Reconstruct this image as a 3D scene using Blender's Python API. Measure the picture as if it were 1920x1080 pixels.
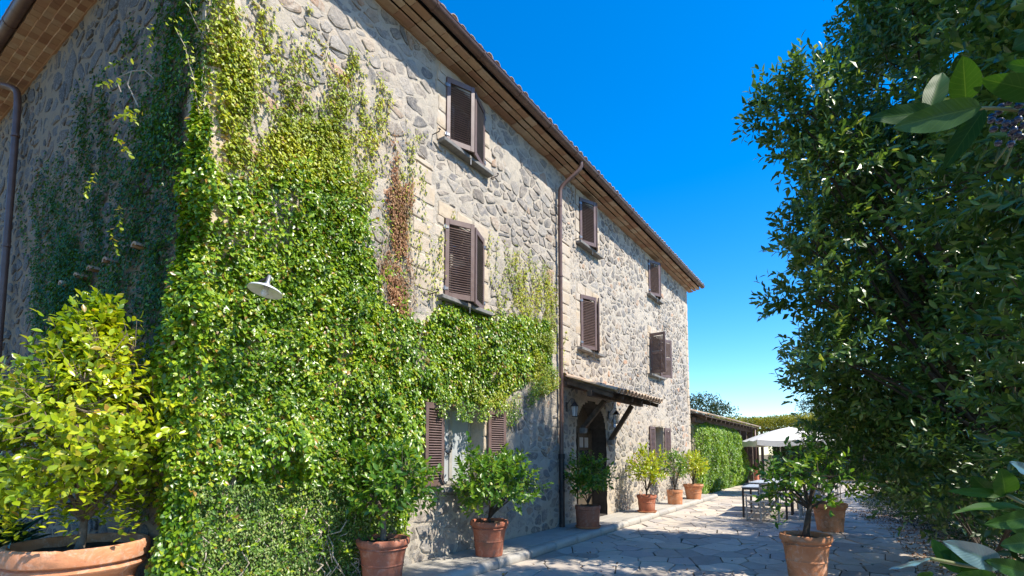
import bpy, bmesh, math, random
import numpy as np
from mathutils import Vector, Matrix
R=math.radians
for o in list(bpy.data.objects): bpy.data.objects.remove(o)
scene=bpy.context.scene
COL=scene.collection
# ------------------------------------------------------------------ camera
cam_d=bpy.data.cameras.new('camera'); cam=bpy.data.objects.new('camera',cam_d); COL.objects.link(cam)
cam_d.sensor_width=36; cam_d.lens=36*970.8/1920; cam_d.shift_y=228/1920; cam_d.clip_start=.05; cam_d.clip_end=1500
CAM=np.array([0,0,1.6]); cam.location=(0,0,1.6)
HEAD,PITCH=R(33.8),R(4.66)
fw=Vector((math.cos(HEAD)*math.cos(PITCH),math.sin(HEAD)*math.cos(PITCH),math.sin(PITCH)))
cam.rotation_euler=fw.to_track_quat('-Z','Y').to_euler()
scene.camera=cam
# ------------------------------------------------------------------ light
SUN_EL,SUN_SIDE=52,7        # elevation; degrees off the facade's normal
w=bpy.data.worlds.new('World'); scene.world=w; w.use_nodes=True
nt=w.node_tree; nt.nodes.clear()
sky=nt.nodes.new('ShaderNodeTexSky'); sky.sky_type='NISHITA'; sky.sun_disc=False
sky.sun_elevation=R(SUN_EL); sky.altitude=300; sky.air_density=1.0; sky.dust_density=.3; sky.ozone_density=4.0
tosun=Vector((math.sin(R(SUN_SIDE))*math.cos(R(SUN_EL)),-math.cos(R(SUN_SIDE))*math.cos(R(SUN_EL)),math.sin(R(SUN_EL))))
sky.sun_rotation=math.atan2(tosun.x,tosun.y)
hs=nt.nodes.new('ShaderNodeHueSaturation'); hs.inputs['Saturation'].default_value=1.42; hs.inputs['Hue'].default_value=.503
bg=nt.nodes.new('ShaderNodeBackground'); bg.inputs['Strength'].default_value=.15
ow=nt.nodes.new('ShaderNodeOutputWorld')
nt.links.new(sky.outputs[0],hs.inputs['Color']); nt.links.new(hs.outputs[0],bg.inputs[0]); nt.links.new(bg.outputs[0],ow.inputs[0])
sl=bpy.data.lights.new('sun','SUN'); sl.energy=4.2; sl.angle=R(.53); sl.color=(1,.93,.80)
so=bpy.data.objects.new('sun',sl); COL.objects.link(so); so.rotation_euler=tosun.to_track_quat('Z','Y').to_euler()
vs=scene.view_settings; vs.view_transform='Standard'; vs.look='None'; vs.gamma=1; vs.exposure=1.05; vs.use_curve_mapping=False
scene.cycles.max_bounces=8; scene.cycles.diffuse_bounces=4; scene.cycles.transparent_max_bounces=4
scene.cycles.use_denoising=True
rng=np.random.default_rng(7); random.seed(7)
# ------------------------------------------------------------------ noise
def _h(i,j,k,s):
    n=(i*73856093)^(j*19349663)^(k*83492791)^(s*2654435)
    n=(n^(n>>13))*1274126177; n=n^(n>>16)
    return (n&0xffff)/65535.0
def vnoise(P,sc=1.0,seed=1):
    P=np.asarray(P,float)*sc
    if P.shape[-1]==2: P=np.concatenate([P,np.zeros(P.shape[:-1]+(1,))],-1)
    I=np.floor(P).astype(np.int64); f=P-I; f=f*f*(3-2*f); r=0
    for a in(0,1):
        for b in(0,1):
            for c in(0,1):
                wgt=(f[...,0] if a else 1-f[...,0])*(f[...,1] if b else 1-f[...,1])*(f[...,2] if c else 1-f[...,2])
                r=r+wgt*_h(I[...,0]+a,I[...,1]+b,I[...,2]+c,seed)
    return r
def fbm(P,sc=1.,seed=1,o=3): return sum(vnoise(P,sc*2**k,seed+k)*.5**k for k in range(o))/sum(.5**k for k in range(o))
# ------------------------------------------------------------------ objects
def link(name,data,parent=None,mat=None,label=None,cat=None,group=None,kind=None,loc=None,rot=None):
    o=bpy.data.objects.new(name,data); COL.objects.link(o)
    if parent: o.parent=parent
    if mat is not None and data is not None and not data.materials: data.materials.append(mat)
    if label:o['label']=label
    if cat:o['category']=cat
    if group:o['group']=group
    if kind:o['kind']=kind
    if loc is not None:o.location=loc
    if rot is not None:o.rotation_euler=rot
    return o
def thing(name,label,cat,loc=(0,0,0),rz=0,group=None): return link(name,None,None,None,label,cat,group,None,loc,(0,0,rz))
def fastmesh(name,V,F,smooth=False):
    V=np.asarray(V,np.float32).reshape(-1,3); F=np.asarray(F,np.int32); k=F.shape[1]
    me=bpy.data.meshes.new(name); me.vertices.add(len(V)); me.vertices.foreach_set('co',V.ravel())
    me.loops.add(F.size); me.loops.foreach_set('vertex_index',F.ravel())
    me.polygons.add(len(F)); me.polygons.foreach_set('loop_start',np.arange(0,F.size,k,dtype=np.int32))
    me.polygons.foreach_set('use_smooth',np.full(len(F),smooth)); me.update(calc_edges=True)
    return me
class MB:
    def __init__(s): s.v=[];s.f=[]
    def add(s,vs,fs):
        b=len(s.v); s.v.extend([tuple(map(float,p)) for p in vs]); s.f.extend([tuple(b+i for i in f) for f in fs]); return s
    def box(s,c,sz,M=None,bev=0):
        hx,hy,hz=[a/2 for a in sz]
        P=[Vector((x*hx,y*hy,z*hz)) for x in(-1,1) for y in(-1,1) for z in(-1,1)]
        if M is not None: P=[M@p for p in P]
        return s.add([p+Vector(c) for p in P],[(0,1,3,2),(4,6,7,5),(0,4,5,1),(2,3,7,6),(0,2,6,4),(1,5,7,3)])
    def b2(s,lo,hi): return s.box([(a+b)/2 for a,b in zip(lo,hi)],[b-a for a,b in zip(lo,hi)])
    def bar(s,p,q,w_,h_,up=(0,0,1)):
        p=Vector(p);q=Vector(q);d=(q-p);L=d.length;d.normalize();u=Vector(up)
        sd=d.cross(u).normalized();u=sd.cross(d)
        M=Matrix((d,sd,u)).transposed(); return s.box((p+q)/2,(L,w_,h_),M)
    def tube(s,pts,rad,seg=8,cap=True):
        pts=[Vector(p) for p in pts]; n=len(pts); rad=rad if hasattr(rad,'__len__') else [rad]*n
        ref=Vector((.13,.27,.95)); V=[];F=[]
        for i,p in enumerate(pts):
            d=(pts[min(i+1,n-1)]-pts[max(i-1,0)]).normalized()
            if abs(d.dot(ref))>.97: rr=Vector((1,.1,0))
            else: rr=ref
            a=d.cross(rr).normalized(); b=d.cross(a)
            for k in range(seg):
                t=2*math.pi*k/seg; V.append(p+(a*math.cos(t)+b*math.sin(t))*rad[i])
        for i in range(n-1):
            for k in range(seg):
                k2=(k+1)%seg; F.append((i*seg+k,i*seg+k2,(i+1)*seg+k2,(i+1)*seg+k))
        if cap: F.append(tuple(range(seg))[::-1]); F.append(tuple((n-1)*seg+k for k in range(seg)))
        return s.add(V,F)
    def lathe(s,prof,seg=32,c=(0,0,0),wob=0):
        V=[];F=[];n=len(prof)
        for i,(r,z) in enumerate(prof):
            for k in range(seg):
                t=2*math.pi*k/seg; rr=r*(1+wob*math.sin(3*t+z*9)) if wob else r
                V.append((c[0]+rr*math.cos(t),c[1]+rr*math.sin(t),c[2]+z))
        for i in range(n-1):
            for k in range(seg):
                k2=(k+1)%seg; F.append((i*seg+k,i*seg+k2,(i+1)*seg+k2,(i+1)*seg+k))
        return s.add(V,F)
    def mesh(s,name,smooth=False,bevel=0,auto=None):
        me=bpy.data.meshes.new(name); me.from_pydata(s.v,[],s.f); me.validate()
        if bevel:
            bm=bmesh.new(); bm.from_mesh(me); bmesh.ops.bevel(bm,geom=[e for e in bm.edges if len(e.link_faces)==2 and e.calc_face_angle(0)>.6],offset=bevel,segments=1,affect='EDGES'); bm.to_mesh(me); bm.free()
        bm=bmesh.new(); bm.from_mesh(me); bmesh.ops.recalc_face_normals(bm,faces=bm.faces); bm.to_mesh(me); bm.free()
        if smooth: me.polygons.foreach_set('use_smooth',[True]*len(me.polygons))
        if auto:
            me.polygons.foreach_set('use_smooth',[True]*len(me.polygons)); me.set_sharp_from_angle(angle=R(auto))
        return me
    def obj(s,name,mat,parent=None,smooth=False,bevel=0,auto=None,**k): return link(name,s.mesh(name,smooth,bevel,auto),parent,mat,**k)
# ------------------------------------------------------------------ materials
class N:
    def __init__(s,name):
        s.m=bpy.data.materials.new(name); s.m.use_nodes=True; s.t=s.m.node_tree; s.t.nodes.clear()
        s.out=s.t.nodes.new('ShaderNodeOutputMaterial')
    def n(s,t,**k):
        x=s.t.nodes.new('ShaderNode'+t)
        for a,b in k.items(): setattr(x,a,b)
        return x
    def l(s,a,b): s.t.links.new(a,b)
    def val(s,sock,v):
        if hasattr(v,'links') or hasattr(v,'is_output'): s.l(v,sock)
        else: sock.default_value=v if not (isinstance(v,tuple) and len(v)==3 and len(sock.default_value)==4) else v+(1,)
    def math(s,op,a,b=0.,c=None):
        x=s.n('Math',operation=op); s.val(x.inputs[0],a); s.val(x.inputs[1],b)
        if c is not None: s.val(x.inputs[2],c)
        return x.outputs[0]
    def co(s,kind='Object'): return s.n('TexCoord').outputs[kind]
    def pos(s): return s.n('NewGeometry').outputs['Position']
    def noise(s,sc,det=4,rough=.6,vec=None,out='Fac',dist=0):
        x=s.n('TexNoise'); x.inputs['Scale'].default_value=sc; x.inputs['Detail'].default_value=det; x.inputs['Roughness'].default_value=rough; x.inputs['Distortion'].default_value=dist
        s.l(vec if vec is not None else s.pos(),x.inputs['Vector']); return x.outputs[out]
    def ramp(s,f,stops,interp='LINEAR'):
        x=s.n('ValToRGB'); s.l(f,x.inputs[0]); cr=x.color_ramp; cr.interpolation=interp
        while len(cr.elements)<len(stops): cr.elements.new(.5)
        for e,(p,c) in zip(cr.elements,stops): e.position=p; e.color=(c if hasattr(c,'__len__') else (c,c,c))+((1,) if not hasattr(c,'__len__') or len(c)==3 else ())
        return x.outputs[0]
    def mix(s,f,a,b,mode='MIX'):
        x=s.n('MixRGB',blend_type=mode); s.val(x.inputs[0],f); s.val(x.inputs[1],a); s.val(x.inputs[2],b); return x.outputs[0]
    def bump(s,h,st=.5,d=.01,nrm=None):
        x=s.n('Bump'); x.inputs['Strength'].default_value=st; x.inputs['Distance'].default_value=d; s.l(h,x.inputs['Height'])
        if nrm is not None: s.l(nrm,x.inputs['Normal'])
        return x.outputs[0]
    def rnd(s):
        a=s.n('NewGeometry').outputs['Random Per Island']; b=s.n('ObjectInfo').outputs['Random']
        return s.math('FRACT',s.math('ADD',a,b))
    def pbr(s,col,rough=.7,metal=0.,nrm=None,spec=.5,final=True,**k):
        x=s.n('BsdfPrincipled'); s.val(x.inputs['Base Color'],col); s.val(x.inputs['Roughness'],rough); s.val(x.inputs['Metallic'],metal); s.val(x.inputs['Specular IOR Level'],spec)
        if nrm is not None: s.l(nrm,x.inputs['Normal'])
        for a,b in k.items(): s.val(x.inputs[a],b)
        if final: s.l(x.outputs[0],s.out.inputs[0]); return s.m
        return x.outputs[0]
def leaf_mat(name,stops,trans=.35,tcol=1.5,rough=.38,spec=.5,vein=False,patch=1.2):
    m=N(name); r=m.rnd(); c=m.ramp(r,stops)
    big=m.noise(patch,2); c=m.mix(m.ramp(big,[(.40,0.),(.60,.75)]),c,m.mix(1,c,(.48,.62,.6),'MULTIPLY'))
    nrm=None
    if vein:
        uv=m.n('UVMap').outputs[0]; sp=m.n('SeparateXYZ'); m.l(uv,sp.inputs[0]); u,v=sp.outputs[0],sp.outputs[1]
        av=m.math('ABSOLUTE',v); mid=m.math('LESS_THAN',av,.035)
        sv=m.math('SINE',m.math('MULTIPLY',m.math('SUBTRACT',u,m.math('MULTIPLY',av,.22)),52)); side=m.math('GREATER_THAN',sv,.93)
        vn=m.math('MAXIMUM',mid,m.math('MULTIPLY',side,.35))
        c=m.mix(m.math('MULTIPLY',vn,.30),c,(.12,.20,.04)); nrm=m.bump(m.math('MULTIPLY',m.math('ABSOLUTE',sv),1.),.12,.0008)
        c=m.mix(m.math('MULTIPLY',m.noise(60,3),.35),c,m.mix(1,c,(.6,.7,.5),'MULTIPLY'))
    p=m.pbr(c,rough,0,nrm,spec,final=False)
    t=m.n('BsdfTranslucent'); tc=m.mix(1,c,(1.25*tcol,1.1*tcol,.5*tcol),'MULTIPLY'); m.l(tc,t.inputs[0])
    mx=m.n('MixShader'); mx.inputs[0].default_value=trans; m.l(p,mx.inputs[1]); m.l(t.outputs[0],mx.inputs[2]); m.l(mx.outputs[0],m.out.inputs[0]); return m.m
# leaves
ML={}
ML['ivy']=leaf_mat('ivy_leaf',[(0,(.06,.15,.010)),(.35,(.15,.28,.014)),(.7,(.29,.42,.02)),(.93,(.45,.50,.03)),(.975,(.30,.16,.03)),(1,(.4,.22,.05))],.3,1.5,.34,.6)
ML['ivyshade']=leaf_mat('shaded_ivy_leaf',[(0,(.03,.09,.012)),(.6,(.06,.15,.015)),(1,(.13,.22,.02))],.3,1.4,.4)  # darker copy of the ivy leaf, end wall shade put into its colour
ML['ivysparse']=leaf_mat('sparse_ivy_leaf',[(0,(.20,.27,.012)),(.5,(.40,.46,.02)),(.9,(.54,.53,.05)),(1,(.33,.17,.04))],.35,1.4,.45)
ML['ivylow']=leaf_mat('low_ivy_leaf',[(0,(.07,.15,.02)),(.5,(.16,.27,.035)),(.9,(.30,.38,.09)),(1,(.42,.36,.12))],.3,1.4,.42,.5)
ML['dead']=leaf_mat('dry_leaf',[(0,(.20,.085,.04)),(.5,(.33,.16,.085)),(1,(.48,.29,.16))],.15,1.,.7,.2)
ML['camellia']=leaf_mat('camellia_leaf',[(0,(.16,.27,.012)),(.4,(.36,.46,.015)),(.85,(.55,.58,.025)),(.97,(.32,.28,.03)),(1,(.42,.24,.05))],.38,1.5,.3,.6)
ML['lemon']=leaf_mat('lemon_leaf',[(0,(.05,.14,.012)),(.5,(.11,.24,.018)),(.9,(.22,.35,.025)),(1,(.32,.36,.04))],.35,1.5,.35,.6)
ML['laurel']=leaf_mat('laurel_leaf',[(0,(.045,.11,.026)),(.5,(.095,.19,.045)),(.9,(.17,.28,.065)),(1,(.32,.38,.08))],.32,1.4,.30,.6)
ML['strap']=leaf_mat('strap_leaf',[(0,(.02,.06,.02)),(1,(.05,.11,.03))],.2,1.2,.3,.6)
ML['vib']=leaf_mat('broad_leaf',[(0,(.016,.055,.006)),(.6,(.026,.080,.008)),(1,(.04,.10,.010))],.25,1.7,.55,.15,vein=True)
ML['vibfar']=leaf_mat('shrub_leaf',[(0,(.03,.075,.02)),(.7,(.06,.12,.025)),(1,(.10,.16,.03))],.25,1.4,.4,.5)
ML['hedge']=leaf_mat('pergola_leaf',[(0,(.16,.18,.012)),(.5,(.26,.26,.015)),(1,(.34,.30,.03))],.35,1.5,.5,.3)
ML['pale']=leaf_mat('pale_hedge_leaf',[(0,(.07,.12,.035)),(1,(.14,.21,.07))],.3,1.3,.5,.3)
ML['oak']=leaf_mat('oak_leaf',[(0,(.035,.06,.02)),(.6,(.06,.095,.03)),(1,(.11,.14,.045))],.25,1.3,.4,.5)
ML['cover']=leaf_mat('cover_leaf',[(0,(.015,.035,.012)),(.7,(.03,.06,.016)),(1,(.06,.09,.02))],.15,1.2,.4,.4)
ML['green2']=leaf_mat('outbuilding_ivy_leaf',[(0,(.09,.20,.015)),(.6,(.19,.33,.02)),(1,(.32,.42,.04))],.35,1.5,.4,.5)
# stone, mortar
def m_mortar(name='lime_mortar',tint=(1,1,1)):
    m=N(name); v=m.pos(); a=m.noise(.7,4,.6,v); b=m.noise(9,6,.7,v); c=m.noise(70,4,.7,v)
    col=m.ramp(a,[(.3,(.54,.485,.40)),(.5,(.61,.545,.45)),(.7,(.62,.51,.39))])
    col=m.mix(m.ramp(b,[(.35,.0),(.7,.75)]),col,(.40,.37,.33)); col=m.mix(m.ramp(c,[(.3,0.),(.75,.5)]),col,(.60,.54,.45))
    st=m.noise(1.6,5,.7,v,dist=1.); col=m.mix(m.ramp(st,[(.58,0.),(.72,.5)]),col,(.24,.22,.21))
    col=m.mix(1,col,tint,'MULTIPLY'); n=m.bump(m.noise(11,8,.78,v,dist=.5),1.,.03); n=m.bump(c,.5,.004,n); return m.pbr(col,.92,0,n,.2)
M_MORTAR=m_mortar(tint=(.88,.86,.84)); M_MORTARG=m_mortar('shaded_gable_mortar',(.50,.43,.35))  # second copy darkened and browned to paint the end wall's shade
def m_stone(name='rubble_stone',l0=.46,l1=.62,dark=1.):
    m=N(name); v=m.pos(); r=m.rnd()
    base=m.ramp(r,[(0,(.10,.098,.10)),(.16,(.20,.19,.185)),(.30,(.31,.29,.265)),(.42,(.14,.12,.105)),(.55,(.36,.33,.295)),(.68,(.24,.20,.165)),(.80,(.17,.165,.17)),(.88,(.42,.36,.29)),(.95,(.30,.22,.16)),(1,(.44,.25,.15))])
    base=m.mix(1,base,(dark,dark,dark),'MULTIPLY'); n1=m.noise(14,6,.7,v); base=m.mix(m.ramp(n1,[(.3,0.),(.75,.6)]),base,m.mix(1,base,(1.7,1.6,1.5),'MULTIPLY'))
    spk=m.noise(120,3,.6,v); base=m.mix(m.ramp(spk,[(.45,0.),(.7,.35)]),base,(.42,.40,.37))
    lime=m.noise(4.2,7,.78,v,dist=.9); base=m.mix(m.ramp(lime,[(l0,0.),(l1,.78)]),base,(.51,.44,.36)); crk=m.noise(3.4,5,.7,v,dist=2.4); base=m.mix(m.ramp(crk,[(.484,0.),(.498,.75),(.512,0.)]),base,(.10,.085,.07))
    base=m.mix(m.ramp(m.noise(26,6,.75,v,dist=1.2),[(.52,0.),(.66,.6)]),base,(.49,.43,.35)); n=m.bump(m.noise(11,7,.75,v,dist=.6),1.,.03); n=m.bump(spk,.4,.003,n); return m.pbr(base,.9,0,n,.3)
M_STONE=m_stone(); M_STONER=m_stone('small_rubble_stone',.50,.68,1.); M_STONED=m_stone('shaded_gable_stone',.66,.80,.34)  # last copy carries the end wall's shade as a darker stone colour
def m_tuff():
    m=N('tuff_block'); v=m.pos(); r=m.rnd()
    c=m.ramp(r,[(0,(.50,.39,.27)),(.5,(.56,.46,.34)),(1,(.46,.40,.33))]); c=m.mix(m.ramp(m.noise(8,6,.7,v),[(.35,0.),(.7,.7)]),c,(.36,.29,.22))
    c=m.mix(m.ramp(m.noise(2.5,4,.6,v),[(.45,0.),(.6,.8)]),c,(.52,.45,.37))
    n=m.bump(m.noise(40,6,.75,v),.8,.01); return m.pbr(c,.9,0,n,.2)
M_TUFF=m_tuff()
def m_brick():
    m=N('terracotta_brick'); v=m.pos(); r=m.rnd()
    c=m.ramp(r,[(0,(.28,.15,.095)),(.25,(.41,.26,.165)),(.5,(.49,.35,.235)),(.7,(.36,.19,.125)),(.85,(.56,.44,.32)),(1,(.43,.31,.22))]); c=m.mix(m.ramp(m.noise(12,5,.7,v),[(.35,0.),(.75,.6)]),c,(.30,.19,.13))
    return m.pbr(c,.88,0,m.bump(m.noise(60,5,.7,v),.5,.004),.25)
M_BRICK=m_brick()
def m_tile():
    m=N('roof_tile'); v=m.pos(); r=m.rnd()
    c=m.ramp(r,[(0,(.44,.29,.20)),(.4,(.58,.44,.32)),(.75,(.64,.51,.38)),(1,(.42,.26,.18))]); c=m.mix(m.ramp(m.noise(7,5,.7,v),[(.4,0.),(.7,.8)]),c,(.30,.27,.23))
    c=m.mix(m.ramp(m.noise(2.7,3,.5,v),[(.62,0.),(.66,.9)]),c,(.55,.32,.05)); return m.pbr(c,.9,0,m.bump(m.noise(50,5,.7,v),.5,.004),.2)
M_TILE=m_tile()
def simple(name,c1,c2,sc=10,rough=.6,metal=0.,bs=.2,bd=.003,spec=.5,r1=None):
    m=N(name); v=m.pos(); f=m.noise(sc,6,.65,v); c=m.ramp(f,[(.35,c1),(.65,c2)])
    rr=m.ramp(m.noise(sc*2.3,4,.6,v),[(.3,rough-.1),(.7,min(1,rough+.12))]); return m.pbr(c,rr,metal,m.bump(m.noise(sc*6,5,.6,v),bs,bd),spec)
M_METAL=simple('brown_painted_metal',(.095,.052,.04),(.14,.08,.062),6,.42,0.,.15,.002)
M_DARKM=simple('dark_iron',(.03,.025,.025),(.06,.045,.04),12,.5,.3)
M_SHUT=simple('brown_shutter_paint',(.125,.078,.066),(.175,.115,.10),5,.45,0.,.15,.002)
M_WOOD=simple('weathered_wood',(.06,.045,.035),(.14,.10,.075),7,.85,0.,.5,.006,.2)
M_SILL=simple('grey_lava_stone',(.15,.145,.14),(.24,.23,.215),14,.85,0.,.6,.005,.25)
M_BARK=simple('bark',(.13,.10,.075),(.24,.19,.145),22,.9,0.,.8,.01,.2)
M_BARKD=simple('dark_bark',(.06,.045,.035),(.11,.085,.065),22,.9,0.,.8,.01,.2)
M_SOIL=simple('soil',(.06,.042,.03),(.13,.095,.07),24,.95,0.,.9,.02,.1)
M_FRAME=simple('grey_window_frame',(.32,.30,.27),(.40,.38,.34),8,.6)
M_TWIG=simple('dry_twig',(.34,.27,.20),(.50,.42,.33),30,.85)
M_WHITE=simple('white_enamel',(.55,.56,.55),(.66,.66,.64),10,.35)
M_STEEL=simple('grey_metal',(.22,.22,.23),(.32,.32,.33),20,.4,.6)
M_CANVASW=simple('white_canvas',(.60,.57,.51),(.66,.63,.57),3,.9,0.,.2,.003,.1)
M_CANVASB=simple('beige_canvas',(.36,.33,.27),(.44,.40,.33),30,.9,0.,.3,.002,.1)
M_CHAIR=simple('chair_wood',(.40,.39,.37),(.52,.50,.47),15,.6)
M_TABLETOP=simple('table_top',(.42,.45,.50),(.50,.53,.58),4,.25)
M_GAP=simple('painted_darkness',(.012,.011,.010),(.02,.018,.016),3,.9,0.,.1,.001,.1)  # near-black colour stands in for darkness in rooms and cornice gaps
M_DOORWOOD=simple('door_wood',(.07,.055,.04),(.11,.085,.06),9,.6)
M_BLIND=simple('curtain_and_sky_pane',(.34,.36,.38),(.42,.44,.45),3,.85)
M_ROOT=simple('brown_earth_wall',(.09,.06,.045),(.14,.10,.075),5,.95,0.,.6,.02,.1)
M_ORANGE=simple('orange_pipe_guard',(.52,.16,.09),(.60,.21,.12),6,.7)
def m_glass():
    m=N('window_glass'); return m.pbr((.05,.06,.065),.06,0,m.bump(m.noise(2,2,.5),.1,.01),.9)
M_GLASS=m_glass()
def m_glassclear():
    m=N('lantern_glass'); return m.pbr((.75,.8,.8),.15,0,None,.6,**{'Alpha':.35})
M_LGLASS=m_glassclear()
def m_terra(name,a,b,white=.6):
    m=N(name); v=m.pos(); o=m.co('Object'); f=m.noise(5,6,.65,v); c=m.ramp(f,[(.3,a),(.7,b)])
    c=m.mix(m.ramp(m.noise(7,7,.8,v,dist=1.2),[(.50,0.),(.66,white)]),c,(.66,.50,.39))
    c=m.mix(m.ramp(m.noise(3,6,.75,v,dist=.8),[(.52,0.),(.66,.7)]),c,(.20,.11,.065))
    n=m.bump(m.noise(25,8,.75,v),.6,.008); return m.pbr(c,.82,0,n,.3)
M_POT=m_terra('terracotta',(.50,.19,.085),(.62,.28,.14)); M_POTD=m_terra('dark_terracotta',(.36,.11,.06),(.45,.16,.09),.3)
def m_pave(name,stops,moss=True,patch=None):
    m=N(name); v=m.pos(); r=m.rnd(); c=m.ramp(r,stops)
    c=m.mix(m.ramp(m.noise(5,6,.7,v),[(.4,0.),(.7,.4)]),c,(.36,.33,.30)); c=m.mix(m.ramp(m.noise(60,4,.7,v),[(.4,0.),(.75,.3)]),c,(.16,.15,.14))
    c=m.mix(m.ramp(m.noise(1.3,5,.7,v,dist=.8),[(.56,0.),(.7,.5)]),c,(.24,.215,.18))
    n=m.bump(m.noise(7,6,.65,v),.6,.012); n=m.bump(m.noise(90,4,.7,v),.35,.002,n)
    return m.pbr(c,m.ramp(m.noise(8,4,.6,v),[(.3,.55),(.7,.8)]),0,n,.4)
M_PAVE=m_pave('paving_flagstone',[(0,(.27,.23,.195)),(.25,(.47,.40,.33)),(.45,(.60,.51,.41)),(.6,(.38,.345,.32)),(.8,(.53,.44,.34)),(1,(.70,.60,.48))])
M_SLAB=m_pave('pavement_slab',[(0,(.40,.37,.32)),(.5,(.46,.425,.37)),(1,(.35,.33,.30))])
M_JOINT=simple('paving_joint',(.045,.04,.028),(.11,.095,.07),16,.95,0.,.8,.01,.1)
# ground with lawn/soil variation
def m_ground():
    m=N('ground'); v=m.pos(); c=m.ramp(m.noise(.35,4,.6,v),[(.35,(.20,.15,.095)),(.6,(.16,.14,.07))]); c=m.mix(m.ramp(m.noise(18,6,.7,v),[(.4,0.),(.7,.6)]),c,(.17,.13,.09))
    return m.pbr(c,.95,0,m.bump(m.noise(20,6,.7,v),.8,.03),.1)
M_GROUND=m_ground()
# ------------------------------------------------------------------ leaf batches
def nrmz(a): return a/np.maximum(np.linalg.norm(a,axis=-1,keepdims=True),1e-9)
TL_V=np.array([(0,0,0),(.5,0,-.05),(1,0,-.13),(.42,.5,.05),(.42,-.5,.05)]); TL_F=np.array([(0,1,3),(1,2,3),(0,4,1),(1,4,2)])
TH_V=np.array([(0,0,0),(.35,0,-.03),(.7,0,-.07),(1,0,-.15),(.22,.36,.04),(.58,.5,.02),(.22,-.36,.04),(.58,-.5,.02),(.85,.24,-.06),(.85,-.24,-.06)])
TH_F=np.array([(0,1,4),(1,5,4),(1,2,5),(2,8,5),(2,3,8),(0,6,1),(1,6,7),(1,7,2),(2,7,9),(2,9,3)])
def leaf_frame(D,Nn):
    D=nrmz(D); Nn=Nn-D*(Nn*D).sum(-1,keepdims=True); Nn=nrmz(Nn); return D,Nn,np.cross(Nn,D)
def leaves(name,P,D,Nn,L,W,mat,parent,hi=False,singles=0,score=None,kind='stuff',**kw):
    D,Nn,S=leaf_frame(D,Nn); n=len(P); L=np.broadcast_to(L,(n,)); W=np.broadcast_to(W,(n,))
    T,F=(TH_V,TH_F) if hi else (TL_V,TL_F)
    rest=np.arange(n)
    if singles:
        if score is None: score=-np.linalg.norm(P-CAM,axis=1)
        idx=np.argsort(-score)[:singles]; rest=np.setdiff1d(rest,idx)
        lm=fastmesh('leaf',TH_V*np.array([1,.5,1]),TH_F,True); lm.materials.append(mat)
        inv=parent.matrix_world.inverted() if parent else Matrix()
        for i in idx:
            o=bpy.data.objects.new('leaf',lm); COL.objects.link(o); o.parent=parent
            M=Matrix([[D[i][k]*L[i],S[i][k]*W[i]*2,Nn[i][k]*L[i],P[i][k]] for k in range(3)]+[[0,0,0,1]]); o.matrix_local=Matrix.Translation(-Vector(parent.location))@M if parent else M
    P,D,Nn,S,L,W=P[rest],D[rest],Nn[rest],S[rest],L[rest],W[rest]
    V=P[:,None]+D[:,None]*(T[None,:,0:1]*L[:,None,None])+S[:,None]*(T[None,:,1:2]*W[:,None,None])+Nn[:,None]*(T[None,:,2:3]*L[:,None,None])
    FF=(F[None]+(np.arange(len(P))*len(T))[:,None,None]).reshape(-1,3); V=V.reshape(-1,3)
    if parent: V=V-np.array(parent.location)
    return link(name,fastmesh(name,V,FF,hi),parent,mat,kind=kind,**kw)
def rdir(n): return nrmz(rng.normal(size=(n,3)))
def shoots(C,Dr,L,nl,ll,lw,open_=.75,jit=.25):
    """leaf sprays: C starts, Dr directions, L lengths -> leaf arrays"""
    n=len(C); Dr=nrmz(Dr); a=nrmz(np.cross(Dr,rdir(n))); b=np.cross(Dr,a); L=np.broadcast_to(L,(n,))
    t=(np.arange(nl)+.5)/nl; ph=np.arange(nl)*2.4+rng.uniform(0,6,(n,1))
    rad=a[:,None]*np.cos(ph)[...,None]+b[:,None]*np.sin(ph)[...,None]
    P=C[:,None]+Dr[:,None]*(L[:,None]*t)[...,None]; tt=t[None,:,None]
    D=Dr[:,None]*(1-open_*(1-tt*.6))+rad*open_*(1.15-tt*.7)+rng.normal(size=(n,nl,3))*jit
    Nn=Dr[:,None]*.9-rad*.45+np.array([0,0,.5])+rng.normal(size=(n,nl,3))*jit
    sc=rng.uniform(.7,1.15,(n,nl)); m=lambda x:x.reshape(-1,3)
    return m(P),m(D),m(Nn),(sc*ll).ravel(),(sc*lw).ravel()
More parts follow.
